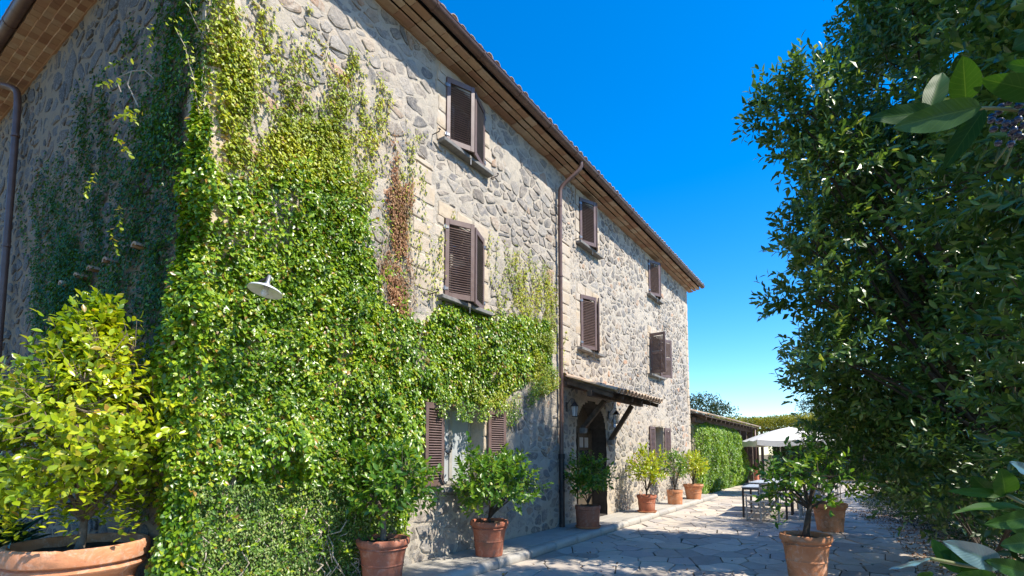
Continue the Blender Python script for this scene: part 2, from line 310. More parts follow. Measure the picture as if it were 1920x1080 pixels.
# ------------------------------------------------------------------ polygons
def clip(poly,nx,ny,c):      # keep nx*x+ny*y<=c
    out=[];n=len(poly)
    for i in range(n):
        p=poly[i];q=poly[(i+1)%n];a=nx*p[0]+ny*p[1]-c;b=nx*q[0]+ny*q[1]-c
        if a<=0: out.append(p)
        if (a<0)!=(b<0) and a!=b:
            t=a/(a-b); out.append((p[0]+(q[0]-p[0])*t,p[1]+(q[1]-p[1])*t))
    return out
def cells(S,gap,rad,asp=1.0,box=None,rects=(),wt=None):
    """voronoi-like cells of sites S; asp squashes y; gap = half joint"""
    S=np.asarray(S,float); Q=S*np.array([1,asp]); out=[]
    from collections import defaultdict
    g=defaultdict(list)
    for i,(x,y) in enumerate(Q): g[(int(x//rad),int(y//rad))].append(i)
    for i,(x,y) in enumerate(Q):
        cx,cy=int(x//rad),int(y//rad); nb=[j for a in(-1,0,1) for b in(-1,0,1) for j in g[(cx+a,cy+b)] if j!=i]
        d=sorted(((Q[j][0]-x)**2+(Q[j][1]-y)**2,j) for j in nb)[:16]
        P=[(x-rad,y-rad),(x+rad,y-rad),(x+rad,y+rad),(x-rad,y+rad)]; gp=gap(i) if callable(gap) else gap
        for dd,j in d:
            L=math.sqrt(dd)
            if L<1e-6: continue
            nx,ny=(Q[j][0]-x)/L,(Q[j][1]-y)/L; off=L/2+(0 if wt is None else (wt[i]-wt[j])*.5)
            P=clip(P,nx,ny,nx*x+ny*y+off-gp)
            if len(P)<3: break
        if len(P)<3: out.append(None); continue
        P=[(p[0],p[1]/asp) for p in P]
        if box:
            for nx,ny,c in((-1,0,-box[0]),(1,0,box[2]),(0,-1,-box[1]),(0,1,box[3])):
                if len(P)>2:P=clip(P,nx,ny,c)
        for r in rects:
            if len(P)<3: break
            if min(p[0] for p in P)<r[2] and max(p[0] for p in P)>r[0] and min(p[1] for p in P)<r[3] and max(p[1] for p in P)>r[1]:
                sx,sy=S[i]; o=[(r[0]-sx,(1,0,r[0]-.01)),(sx-r[2],(-1,0,-r[2]-.01)),(r[1]-sy,(0,1,r[1]-.01)),(sy-r[3],(0,-1,-r[3]-.01))]
                k=max(o,key=lambda q:q[0])
                P=clip(P,*k[1]) if k[0]>-.03 else []
        if len(P)<3: out.append(None); continue
        A=abs(sum(P[k][0]*P[(k+1)%len(P)][1]-P[(k+1)%len(P)][0]*P[k][1] for k in range(len(P))))/2
        out.append(P if A>.0016 else None)
    return out
def chaikin(P,k=.25):
    o=[];n=len(P)
    for i in range(n):
        p,q=P[i],P[(i+1)%n]
        if math.hypot(p[0]-q[0],p[1]-q[1])<.018: o.append(((p[0]+q[0])/2,(p[1]+q[1])/2)); continue
        o.append((p[0]*(1-k)+q[0]*k,p[1]*(1-k)+q[1]*k)); o.append((p[0]*k+q[0]*(1-k),p[1]*k+q[1]*(1-k)))
    return o
def inpoly(P,x,y):
    x=np.asarray(x);y=np.asarray(y);c=np.zeros(x.shape,bool);n=len(P)
    for i in range(n):
        x1,y1=P[i];x2,y2=P[(i+1)%n]
        if y1==y2: continue
        c^=((y1>y)!=(y2>y))&(x<(x2-x1)*(y-y1)/(y2-y1)+x1)
    return c
def sites(x0,y0,x1,y1,sx,sy,jit=.42,drop=0.):
    o=[];j=0;y=y0
    while y<y1+sy:
        x=x0-(j%2)*sx*.5
        while x<x1+sx:
            if random.random()>=drop: o.append((x+random.uniform(-jit,jit)*sx,y+random.uniform(-jit,jit)*sy))
            x+=sx
        y+=sy;j+=1
    return o
def mixed(x0,y0,x1,y1,bx,by):
    o=[];y=y0;j=0
    while y<y1+by:
        x=x0-(j%2)*bx*.5
        while x<x1+bx:
            q=random.random(); n=1 if q<.30 else 2 if q<.55 else 4 if q<.82 else 7
            for k in range(n): o.append((x+random.uniform(-.5,.5)*bx,y+random.uniform(-.5,.5)*by))
            x+=bx
        y+=by;j+=1
    r=[]
    for p in o:
        if all(math.hypot(p[0]-q[0],(p[1]-q[1])*1.3)>.085 for q in r[-60:]): r.append(p)
    return r
def stone_piece(P,h,tilt,mapf,flat=.6):
    """domed piece: ring at the base, raised ring, top fan"""
    n=len(P); cx=sum(p[0] for p in P)/n; cy=sum(p[1] for p in P)/n
    V=[];rad=max(math.hypot(p[0]-cx,p[1]-cy) for p in P)
    def hh(x,y): return h*(1+tilt[0]*(x-cx)/rad+tilt[1]*(y-cy)/rad)
    for (x,y) in P: V.append(mapf(x,y,-.03))
    flat=flat*random.uniform(.45,1.05); q1=random.uniform(.86,.95)
    for (x,y) in P: q=q1*random.uniform(.97,1.02); X,Y=cx+(x-cx)*q,cy+(y-cy)*q; V.append(mapf(X,Y,hh(X,Y)*flat+random.uniform(-.12,.12)*h))
    for (x,y) in P: q=.66; X,Y=cx+(x-cx)*q,cy+(y-cy)*q; V.append(mapf(X,Y,hh(X,Y)+random.uniform(-.15,.15)*h))
    V.append(mapf(cx,cy,hh(cx,cy)*1.05)); F=[]
    for a in(0,n):
        for k in range(n): k2=(k+1)%n; F.append((a+k,a+k2,a+n+k2,a+n+k))
    for k in range(n): F.append((2*n+k,2*n+(k+1)%n,3*n))
    return V,F
def ragged(P,a):
    n=len(P);cx=sum(p[0] for p in P)/n;cy=sum(p[1] for p in P)/n;o=[]
    for p in P: k=1+random.uniform(-a,a*.4); o.append((cx+(p[0]-cx)*k,cy+(p[1]-cy)*k))
    return o
def pieces(polys,mapf,mat,parent,name,hfun,nsingle=300,score=None,bulk_name=None,flat=.6,smooth=True):
    it=[P for P in polys if P]; 
    def area(P): return abs(sum(P[k][0]*P[(k+1)%len(P)][1]-P[(k+1)%len(P)][0]*P[k][1] for k in range(len(P))))/2
    it.sort(key=lambda P:-score(P,area(P))); mb=MB()
    for i,P in enumerate(it):
        V,F=stone_piece(P,hfun(P),(random.uniform(-.5,.5),random.uniform(-.5,.5)),mapf,flat)
        if i<nsingle:
            me=bpy.data.meshes.new(name); me.from_pydata([Vector(v) for v in V],[],F)
            if smooth: me.polygons.foreach_set('use_smooth',[True]*len(F))
            link(name,me,parent,mat)
        else: mb.add(V,F)
    if mb.v:
        me=bpy.data.meshes.new(name+'s'); me.from_pydata(mb.v,[],mb.f)
        if smooth: me.polygons.foreach_set('use_smooth',[True]*len(mb.f))
        link(bulk_name or name,me,parent,mat,kind='stuff')
def seen(px,py,pz):
    """size on the photograph of one square metre there, 0 when outside the frame"""
    d=Vector((px,py,pz-1.6)); z=d.dot(fw); r_=Vector((math.sin(HEAD),-math.cos(HEAD),0)); u_=r_.cross(fw)
    if z<.3: return 0
    x=960+970.8*d.dot(r_)/z; y=768-970.8*d.dot(u_)/z
    return (1/z**2) if -40<x<1960 and -40<y<1120 else 0
# ------------------------------------------------------------------ ground, paving
YF=5.04; X0=2.25; X1=19.10; XE=2.25
g=MB(); 
gx=[-300,-60,-20,-8,0,4,8,12,16,20,26,34,60,300]
V=[(x,y,-.02) for x in gx for y in gx]; n=len(gx)
g.add(V,[(i*n+j,(i+1)*n+j,(i+1)*n+j+1,i*n+j+1) for i in range(n-1) for j in range(n-1)])
g.obj('ground',M_GROUND,kind='structure')
pv=MB(); pv.add([(-4,-1.6,-.012),(8,-2.1,-.012),(13.5,-1.8,-.012),(17,-.5,-.012),(34,.3,-.012),(34,6.5,-.012),(19.1,6.5,-.012),(19.1,4.21,-.012),(2.0,4.21,-.012),(1.2,9.5,-.012),(-4,9.5,-.012)],[tuple(range(11))])
paving=pv.obj('paving',M_JOINT,kind='structure')
PB=[(-4,-1.6),(8,-2.1),(13.5,-1.8),(17,-.5),(34,.3),(34,6.5),(19.3,6.5),(19.3,4.2),(2.0,4.2),(1.2,9.5),(-4,9.5)]
S=[s for s in sites(1.5,-2.2,33,6.4,.44,.35,.46,.13) if inpoly(PB,s[0],s[1])]
wt=[random.uniform(-.10,.10) for _ in S]
C_=cells(S,lambda i:random.uniform(.008,.016),.95,1.25,None,[(1.9,4.19,19.15,9.9)],wt)
def rough_poly(P,a=.012):
    o=[];n=len(P)
    for i in range(n):
        p,q=P[i],P[(i+1)%n]; L=math.hypot(q[0]-p[0],q[1]-p[1]); o.append(p)
        if L>.14:
            nx,ny=-(q[1]-p[1])/L,(q[0]-p[0])/L; s=random.uniform(-a,a*.3)*1; t=random.uniform(.35,.65); o.append((p[0]+(q[0]-p[0])*t+nx*s,p[1]+(q[1]-p[1])*t+ny*s))
    return o
def flag_piece(P,h,mapf):
    n=len(P); cx=sum(p[0] for p in P)/n; cy=sum(p[1] for p in P)/n; V=[];tx,ty=random.uniform(-.006,.006),random.uniform(-.006,.006)
    for x,y in P: V.append((x,y,-.015))
    for x,y in P: V.append((x,y,h-.005))
    for x,y in P:
        L=math.hypot(x-cx,y-cy); q=max(.5,(L-.006)/L); X,Y=cx+(x-cx)*q,cy+(y-cy)*q; V.append((X,Y,h+tx*(X-cx)/.3+ty*(Y-cy)/.3))
    F=[]
    for a in(0,n):
        for k in range(n): k2=(k+1)%n; F.append((a+k,a+k2,a+n+k2,a+n+k))
    F.append(tuple(2*n+k for k in range(n))); return V,F
it=[rough_poly(P) for P in C_ if P and len(P)>2]
def ar(P): return abs(sum(P[k][0]*P[(k+1)%len(P)][1]-P[(k+1)%len(P)][0]*P[k][1] for k in range(len(P))))/2
def psc(P):
    cx,cy=np.mean([p[0] for p in P]),np.mean([p[1] for p in P]); s=seen(cx,cy,0); return ar(P)*s*math.sqrt(s)
it.sort(key=lambda P:-psc(P)); mb=MB()
for i,P in enumerate(it):
    V,F=flag_piece(P,random.uniform(.0,.013),None)
    if i<300:
        me=bpy.data.meshes.new('paving_stone'); me.from_pydata(V,[],F); link('paving_stone',me,paving,M_PAVE)
    else: mb.add(V,F)
me=bpy.data.meshes.new('paving_stones'); me.from_pydata(mb.v,[],mb.f); link('far_paving_stones',me,paving,M_PAVE,kind='stuff')
# raised pavement along the facade with kerb
sw=MB().b2((1.6,4.34,-.02),(19.15,5.035,.095)); pavement=sw.obj('pavement',M_JOINT,kind='structure')
x=1.65; k=0
while x<19.1:
    L=random.uniform(.62,.95); y=4.37
    cuts=[y,y+random.uniform(.28,.40),5.03]
    for a,b in zip(cuts[:-1],cuts[1:]):
        m=MB(); z=.118+random.uniform(-.003,.003); m.b2((x+.006,a+.004,.05),(min(x+L,19.12)-.006,b-.004,z)); m.obj('slab',M_SLAB,pavement,bevel=.006)
    x+=L
x=1.6
while x<19.15:
    L=random.uniform(.55,1.0); e=min(x+L,19.2); m=MB(); yo=random.uniform(-.008,.008); hz=.125+random.uniform(-.006,.006)
    prof=[(4.19+yo,-.02),(4.185+yo,.07),(4.20+yo,.105),(4.235+yo,.122),(4.29,.126),(4.365,.122),(4.365,-.02)]
    pts=[(yy,zz*hz/.125 if zz>0 else zz) for yy,zz in prof]; q=len(pts)
    V=[(x+.005,a,b) for a,b in pts]+[(e-.005,a,b) for a,b in pts]
    m.add(V,[(i,(i+1)%q,q+(i+1)%q,q+i) for i in range(q)]+[tuple(range(q))[::-1],tuple(range(q,2*q))])
    m.obj('kerb_stone',M_SLAB,pavement,bevel=.012,auto=50); x+=L
# ------------------------------------------------------------------ farmhouse
house=thing('farmhouse','long three storey rubble stone farmhouse with brown louvred shutters and tiled eaves','farmhouse')
WIN={}  # name: x0,x1,z0,z1
for c,(a,b) in dict(A=(5.70,6.65),B=(10.25,11.15),C=(14.85,15.80)).items(): WIN[c+'3']=(a,b,6.30,7.35); WIN[c+'2']=(a,b,3.90,5.10)
WIN['A1']=(5.70,6.70,1.10,2.30); WIN['C1']=(15.10,15.95,1.15,2.35)
DOOR=(10.0,11.6,.10,2.75)
def is_open(x,z):
    for a,b,c,d in WIN.values():
        if a<x<b and c<z<d: return True
    if 10.0<x<11.6 and z<1.95: return True
    if (x-10.8)**2+(z-1.95)**2<.8**2 and z>=1.95: return True
    return False
st=.05
def wallgrid(u0,u1,z1,openf,mapf,seed):
    nu=int(round((u1-u0)/st));nz=int(round(z1/st))
    U=u0+np.arange(nu+1)*st; Z=np.arange(nz+1)*st; UU,ZZ=np.meshgrid(U,Z,indexing='ij')
    P=np.stack([UU,ZZ],-1); h=(fbm(P,1.1,seed,4)-.5)*.03+(fbm(P,6.5,seed+5,3)-.5)*.038
    Vv=np.array([mapf(a,b,c) for a,b,c in zip(UU.ravel(),ZZ.ravel(),h.ravel())])
    F=[];W_=nz+1
    for i in range(nu):
        for j in range(nz):
            if openf and openf(U[i]+st/2,Z[j]+st/2): continue
            F.append((i*W_+j,(i+1)*W_+j,(i+1)*W_+j+1,i*W_+j+1))
    return fastmesh('wall',Vv,F,True)
mF=lambda x,z,h:(x,YF-h,z)
mE=lambda y,z,h:(XE-h,y,z)
facade=link('wall',wallgrid(X0,X1,7.60,is_open,mF,11),house,M_MORTAR,label='long sunlit facade wall of grey rubble stone')
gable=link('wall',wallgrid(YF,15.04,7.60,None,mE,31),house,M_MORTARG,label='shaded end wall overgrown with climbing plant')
bk=MB(); bk.b2((X1-.3,YF+.02,0),(X1,15.04,7.6)); bk.b2((XE+.02,14.8,0),(X1-.3,15.04,7.6)); bk.obj('wall',M_MORTAR,house)
inn=MB()   # black sheets painting the unlit rooms' darkness behind the openings
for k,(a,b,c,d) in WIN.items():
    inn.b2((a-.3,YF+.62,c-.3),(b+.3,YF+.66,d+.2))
inn.obj('room_darkness',M_GAP,house,kind='stuff')
def reveal(a,b,c,d,dep,mat=M_MORTAR,name='window_reveal',par=house):
    m=MB(); y0=YF-.004;y1=YF+dep
    m.b2((a-.12,y0+.03,c-.1),(a,y1,d+.12)); m.b2((b,y0+.03,c-.1),(b+.12,y1,d+.12)); m.b2((a,y0+.03,d),(b,y1,d+.12)); m.b2((a,y0+.03,c-.1),(b,y1,c))
    return m.obj(name,mat,par)
# tuff blocks round the openings and at the corners
TR=[]
def tuff(mb_,u0,u1,z0,z1,mapf,par,pr=.004):
    z=z0
    while z<z1-.05:
        h_=min(random.uniform(.2,.34),z1-z); e0,e1=random.uniform(-.05,.04),random.uniform(-.05,.04)
        if mb_=='l': a,b=u0+e0,u1
        elif mb_=='r': a,b=u0,u1+e1
        else: a,b=u0+e0,u1+e1
        P=rough_poly([(a,z+.008),(b,z+.008),(b,z+h_-.006),(a,z+h_-.006)],.01)
        V,F=stone_piece(P,.014+random.uniform(0,.006),(0,0),mapf,.9)
        me=bpy.data.meshes.new('tuff_block'); me.from_pydata(V,[],F); link('tuff_block',me,par,M_TUFF); z+=h_
for k,(a,b,c,d) in WIN.items():
    wd=.20 if k[1]!='1' else .16
    tuff('l',a-wd,a-.004,c-.05,d+.02,mF,facade); tuff('r',b+.004,b+wd,c-.05,d+.02,mF,facade)
    top=min(d+(.24 if k[1]!='3' else .16),7.52)
    nb=3; 
    for q in range(nb):
        u=a-wd*.8; L=(b-a+1.6*wd)/nb; 
        P=rough_poly([(u+L*q+.006,d+.012),(u+L*(q+1)-.006,d+.012),(u+L*(q+1)-.006,top),(u+L*q+.006,top)],.01)
        V,F=stone_piece(P,.016,(0,0),mF,.9); me=bpy.data.meshes.new('tuff_block'); me.from_pydata(V,[],F); link('tuff_block',me,facade,M_TUFF)
    TR.append((a-wd-.02,c-.1,b+wd+.02,top+.01))
tuff('l',18.82,19.09,.15,7.5,mF,facade); TR.append((18.8,0,19.2,7.6))
tuff('r',X0+.01,X0+.32,.15,7.5,mF,facade); TR.append((2.2,0,X0+.36,7.6))
tuff('r',YF+.01,YF+.30,.15,7.5,mE,gable)
tuff('',9.35,9.75,3.4,6.1,mF,facade); TR.append((9.3,3.4,9.8,6.1))   # old patch beside the downpipe
tuff('',5.0,5.45,3.9,5.8,mF,facade); TR.append((4.95,3.9,5.5,5.8))
P=[(15.2,2.42),(15.85,2.42),(15.9,2.75),(15.7,3.1),(15.4,3.15),(15.2,2.8)]
TR.append((9.9,0,11.7,2.0)); TR.append((10.1,1.9,11.5,2.85)); TR.append((9.95,1.9,11.65,2.5))
DENSE=[(2.24,.51),(2.21,4.16),(2.52,4.31),(3.26,4.84),(3.91,4.88),(4.25,4.75),(4.35,4.09),(4.54,3.58),(5.24,3.45),(5.68,3.86),(6.59,3.96),(8.87,4.23),(8.97,3.16),(8.06,2.9),(7.05,2.38),(6.2,2.31),(5.37,2.29),(5.28,1.51),(4.99,.53),(3.99,.1),(2.24,.1)]
core=[(2.5,.6),(2.5,3.9),(3.4,4.4),(4.0,3.6),(5.0,3.2),(4.9,1.7),(4.5,.8),(3.9,.4)]
SL=mixed(X0,.05,9.5,7.55,.37,.26)
SR=mixed(9.7,.05,X1,7.55,.31,.24)
S=[s for s in SL+SR if not inpoly(core,*s)]
wt=[random.uniform(-.04,.04) for s in S]
C_=cells(S,lambda i:random.uniform(.003,.018) if S[i][0]<9.6 else random.uniform(.010,.030),.62,1.5,(X0+.02,.1,X1-.02,7.53),TR,wt)
C_=[ragged(chaikin(P,random.uniform(.12,.25)),.16) if P else None for P in C_]
for side,mt,ns in((0,M_STONE,190),(1,M_STONER,110)): pieces([P for P in C_ if P and (P[0][0]>9.6)==bool(side)],mF,mt,facade,'stone',lambda P:random.choice([.003,.006,.009,.013,.018]),ns,lambda P,A:A*seen(P[0][0],YF,P[0][1])**1.2,'small_stones',.8,False)
S=mixed(YF,.05,14.9,7.5,.40,.29)
wt=[random.uniform(-.05,.05) for _ in S]
C_=cells(S,lambda i:random.uniform(.010,.045),.62,1.4,(YF+.34,.1,14.95,7.5),[],wt)
C_=[ragged(chaikin(P,.2),.2) if P else None for P in C_]
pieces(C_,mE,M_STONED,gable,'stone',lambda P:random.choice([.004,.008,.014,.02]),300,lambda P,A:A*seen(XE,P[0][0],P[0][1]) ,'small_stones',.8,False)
# windows
def shutter(name_label,hx,hy,z0,wd,ht,ang,side,singles=True,midrail=False):
    """hinge at (hx,hy); side +1: leaf extends to +x from its hinge when closed, -1: to -x; ang = opening from closed"""
    th=.034; a=-R(ang) if side>0 else R(ang)
    f=MB(); s=side; stl=.065
    f.b2((min(0,s*stl),-th/2,0),(max(0,s*stl),th/2,ht)); f.b2((min(s*(wd-stl),s*wd),-th/2,0),(max(s*(wd-stl),s*wd),th/2,ht))
    lo,hi=sorted((s*stl,s*(wd-stl))); f.b2((lo,-th/2+.001,0),(hi,th/2-.001,.085)); f.b2((lo,-th/2+.001,ht-.085),(hi,th/2-.001,ht))
    if midrail: f.b2((lo,-th/2+.001,ht/2-.04),(hi,th/2-.001,ht/2+.04))
    o=f.obj('shutter',M_SHUT,house,bevel=.004,loc=(hx,hy,z0),rot=(0,0,a)); 
    if name_label: o['label']=name_label
    ww=hi-lo-.002; mid=(lo+hi)/2; n_=int((ht-.17-.02)/.036)
    sm=MB().box((0,0,0),(ww,.036,.015),Matrix.Rotation(R(38),3,'X')).mesh('slat')
    if not sm.materials: sm.materials.append(M_SHUT)
    alls=MB()
    for i in range(n_):
        z=.085+.022+i*.036
        if midrail and abs(z-ht/2)<.05: continue
        if singles: q=link('slat',sm,o,None,loc=(mid,0,z))
        else: alls.box((mid,0,z),(ww,.036,.015),Matrix.Rotation(R(38),3,'X'))
    if not singles: alls.obj('slats',M_SHUT,o,kind='stuff')
    hg=MB()
    for z in(.14,ht-.14): hg.b2((min(-s*.03,s*.05),-th/2-.008,z-.02),(max(-s*.03,s*.05),-th/2,z+.02)); hg.tube([(-s*.006,-th/2-.006,z-.035),(-s*.006,-th/2-.006,z+.035)],.009,6)
    hg.obj('hinge',M_STEEL,o)
    return o
def window(k,dep=.26,curtain=False):
    a,b,c,d=WIN[k]; reveal(a,b,c,d,.6)
    y=YF+dep; f=MB(); t=.05
    f.b2((a+.002,y,c+.002),(a+t,y+.05,d-.002)); f.b2((b-t,y,c+.002),(b-.002,y+.05,d-.002)); f.b2((a+t,y+.001,c+.002),(b-t,y+.049,c+t)); f.b2((a+t,y+.001,d-t),(b-t,y+.049,d-.002)); f.b2(((a+b)/2-.035,y-.004,c+t),((a+b)/2+.035,y+.048,d-t))
    wo=f.obj('window',M_FRAME,house,bevel=.004)
    for u0,u1 in((a+t,(a+b)/2-.035),((a+b)/2+.035,b-t)):
        MB().b2((u0,y+.02,c+t),(u1,y+.028,d-t)).obj('pane',M_GLASS if not curtain else M_BLIND,wo)
    s=MB(); s.b2((a-.16,YF-.13,c-.075),(b+.14,YF+.24,c-.012)); s.obj('sill',M_SILL,wo,bevel=.008)
for k in WIN: window(k,curtain=(k=='A1'))
def stay(x,z):
    m=MB(); m.tube([(x,YF+.02,z),(x,YF-.15,z+.008),(x,YF-.155,z+.045)],.008,6); m.tube([(x-.02,YF-.155,z+.04),(x+.02,YF-.155,z+.045)],.011,6); m.obj('shutter_stay',M_DARKM,house)
for c in 'ABC':
    for fl in '32':
        a,b,z0,z1=WIN[c+fl]; sg=(c in 'AB')
        if c+fl=='C2':
            shutter('shutter leaf swung straight out from the wall',a+.01,YF-.02,z0,.465,z1-z0,94,1,False,True); shutter('shutter leaf almost folded back to the wall',b-.01,YF-.02,z0,.465,z1-z0,150,-1,False,True)
        else:
            t1,t2={'A3':(23,19),'A2':(26,21),'B3':(22,25),'B2':(21,27),'C3':(24,24)}[c+fl]
            shutter(None,a-.005,YF-.02,z0-.015,.485,z1-z0+.02,t1,1,sg); shutter(None,b+.005,YF-.02,z0-.015,.485,z1-z0+.02,t2,-1,sg)
        for x in(a-.30,b+.22): stay(x,z0-.04)
        MB().tube([((a+b)/2,YF-.12,z0-.16),((a+b)/2,YF-.12,z0-.02)],.008,6).obj('shutter_bolt',M_STEEL,house)
shutter('shutter leaf folded back against the ivy',5.68,YF-.05,1.12,.42,1.17,176,1,True); shutter('shutter leaf folded back against the stone',6.76,YF-.05,1.12,.42,1.17,172,-1,True)
shutter(None,15.07,YF-.035,1.17,.46,1.17,179.5,1,False); shutter(None,15.98,YF-.035,1.17,.44,1.17,173,-1,False)
# string of berries hanging in the ground floor window
sg=MB(); pts=[(5.95,YF+.24,2.12),(6.0,YF+.235,1.9),(6.02,YF+.235,1.72),(6.05,YF+.235,1.6),(6.12,YF+.235,1.56),(6.18,YF+.235,1.62),(6.19,YF+.235,1.72)]
sg.tube(pts,.0035,5)
for p,q in zip(pts,pts[1:]):
    for t in(.2,.7): c=Vector(p).lerp(Vector(q),t); sg.box(c,(.016,.016,.024))
sg.obj('bead_string',M_DARKM,label='dark string of beads hanging in a loop inside the ground floor window beside the ivy',cat='garland')
# cornice of stepped bricks
def cornice():
    co=MB(); co.b2((XE-.02,YF-.02,7.53),(X1+.02,15.04,7.60))
    cn=co.obj('cornice',M_BRICK,house)
    nb=0; bulk=MB()
    edges=[(YF+.03,4.905,7.545),(4.889,4.795,7.575),(4.779,4.665,7.605)]
    for r_,(ya,yb,z) in enumerate(edges):
        x=XE-.42+r_*.09+ .1
        while x<X1+.40:
            L=random.uniform(.27,.31); zz=z+random.uniform(-.004,.004)
            m=MB(); m.b2((x+.003,yb+random.uniform(-.004,.004),zz),(min(x+L,X1+.40)-.003,ya,zz+.03))
            if x<12: m.obj('brick',M_BRICK,cn,bevel=.004)
            else: bulk.v,bulk.f=bulk.v,bulk.f; bulk.add(m.v,m.f)
            x+=L
    fill=MB(); fill.b2((XE-.3,4.68,7.66),(X1+.38,YF,7.72)); fill.obj('cornice_core',M_GAP,cn)  # near-black core paints the shadow in the gaps between brick courses
    ed=[(XE+.03,2.14,7.545),(2.155,2.04,7.575),(2.055,1.94,7.605),(1.955,1.845,7.635)]
    for r_,(xa,xb,z) in enumerate(ed):
        y=4.66+.1-r_*.0-.35
        y=YF-.33+(.08*(r_%2))
        while y<15.0:
            L=random.uniform(.13,.165); zz=z+random.uniform(-.005,.005); m=MB(); m.b2((xb+random.uniform(-.005,.005),y+.0025,zz),(xa+.08,y+L-.0025,zz+.03))
            if 6.8<y<12.2: m.obj('brick',M_BRICK,cn,bevel=.003)
            else: bulk.add(m.v,m.f)
            y+=L
    f2=MB(); f2.b2((2.10,YF-.3,7.59),(XE,15,7.66)); f2.b2((2.0,YF-.3,7.62),(2.12,15,7.68)); f2.b2((1.87,YF-.3,7.655),(2.02,15,7.70)); f2.obj('cornice_core',M_MORTAR,cn)
    bulk.obj('far_bricks',M_BRICK,cn,kind='stuff')
cornice()
# gutters
def half_pipe(path,rad,open_dir=(0,0,1)):
    m=MB(); 
    prof=[(rad*math.cos(t),rad*math.sin(t)) for t in np.linspace(-math.pi,0,9)]; inner=[(p[0]*.93,p[1]*.93) for p in prof[::-1]]
    return prof+inner
def gutter_line(p,q,out,rad=.082,ends=True):
    p=Vector(p);q=Vector(q);d=(q-p).normalized();o=Vector(out);pr=half_pipe(None,rad); n_=len(pr);m=MB()
    V=[P+o*a+Vector((0,0,b)) for P in(p,q) for a,b in pr]
    m.add(V,[(i,(i+1)%n_,n_+(i+1)%n_,n_+i) for i in range(n_)])
    if ends:
        for e in(0,1): m.add([V[e*n_+i] for i in range(9)],[tuple(range(9))])
    m.tube([p+o*(rad-.002)+Vector((0,0,.004)),q+o*(rad-.002)+Vector((0,0,.004))],.011,6)
    L=(q-p).length; k=0
    while k<L:
        c=p+d*k
        for t0,t1 in zip(np.linspace(-math.pi,0,9)[:-1],np.linspace(-math.pi,0,9)[1:]):
            a=c+o*math.cos(t0)*(rad+.004)+Vector((0,0,math.sin(t0)*(rad+.004))); b=c+o*math.cos(t1)*(rad+.004)+Vector((0,0,math.sin(t1)*(rad+.004)))
            m.bar(a,b,.035,.006,d.cross(b-a).normalized())
        k+=1.05
    return m.obj('gutter',M_METAL,house,auto=40)
GZ=7.715
gutter_line((1.77,4.575,GZ),(X1+.45,4.575,GZ),(0,-1,0)); gutter_line((1.765,4.56,GZ),(1.765,15.2,GZ),(-1,0,0))
# downpipes
def downpipe(path,rad,clamps,axis='F'):
    m=MB(); m.tube(path,rad,12); dp=m.obj('downpipe',M_METAL,house,smooth=True,auto=50)
    for c in clamps: MB().tube([Vector(c)-Vector((0,0,.02)),Vector(c)+Vector((0,0,.02))],rad+.007,12).obj('pipe_clamp',M_METAL,dp)
    return dp
xp=9.18
def smooth_path(P,k=2):
    P=[Vector(p) for p in P]
    for _ in range(k):
        o=[P[0]]
        for a,b in zip(P[:-1],P[1:]): o+= [a.lerp(b,.25),a.lerp(b,.75)]
        o.append(P[-1]); P=o
    return P
dp=downpipe(smooth_path([(xp+.25,4.575,GZ-.05),(xp+.25,4.575,GZ-.22),(xp+.02,4.93,7.12),(xp,4.95,6.95),(xp,4.95,5.)])+[Vector((xp,4.95,1.55))],.043,[(xp,4.95,z) for z in(6.7,5.2,3.7,2.2)])
m=MB(); m.tube([(xp,4.95,.10),(xp,4.95,1.50)],.055,12); m.tube([(xp,4.95,1.46),(xp,4.95,1.56)],.068,12); m.tube([(xp,4.95,.80),(xp,4.95,.86)],.064,12); m.obj('standpipe',M_DARKM,dp,auto=50)
dp=downpipe(smooth_path([(1.765,11.6,GZ-.05),(1.765,11.55,7.55),(2.08,10.98,7.42),(2.13,10.93,7.30),(2.13,10.92,6.6)])+[Vector((2.13,10.9,0))],.048,[(2.13,10.9,z) for z in(6.6,4.8,3.0,1.4)])
# roof
def barrel(p,d,rad,L,up=(0,0,1),tap=.8,th=.012,seg=7,conv=1):
    """half-round tile from p along d"""
    p=Vector(p);d=Vector(d).normalized();u=Vector(up);s=d.cross(u).normalized();u=s.cross(d).normalized(); V=[];F=[]
    for e,(q,r_) in enumerate(((p,rad),(p+d*L,rad*tap))):
        for rr in(r_,r_-th):
            for i in range(seg): t=math.pi*i/(seg-1); V.append(q+s*math.cos(t)*rr+u*math.sin(t)*rr*.72*conv)
    g_=seg
    for i in range(seg-1):
        F.append((i,i+1,2*g_+i+1,2*g_+i)); F.append((g_+i+1,g_+i,3*g_+i,3*g_+i+1)); F.append((i+1,i,g_+i,g_+i+1)); F.append((2*g_+i,2*g_+i+1,3*g_+i+1,3*g_+i))
    return V,F
rf=MB(); sl_=.32; ye=4.62; ym=10.04; rise=(ym-ye)*sl_; z0=7.75
rf.add([(1.80,ye,z0),(X1+.42,ye,z0),(X1-4,ym,z0+rise),(1.8+5,ym,z0+rise),(1.80,15.3,z0),(X1+.42,15.3,z0)],[(0,1,2,3),(4,3,2,5),(0,3,4),(1,5,2)])
roof=rf.obj('roof',M_TILE,house)
bt=MB(); x=1.85; i=0
while x<X1+.42:
    for r_ in range(2 if x<12 else 1):
        y=ye-.07+r_*.36; V,F=barrel((x+random.uniform(-.01,.01),y+random.uniform(-.015,.015),z0+.035+(y-ye)*sl_+random.uniform(-.005,.008)),(0,1,sl_),.085,.44)
        if r_==0: link('tile',(lambda mm:(mm.from_pydata([Vector(v) for v in V],[],F),mm)[1])(bpy.data.meshes.new('tile')),roof,M_TILE)
        else: bt.add(V,F)
    x+=.215
y=4.8
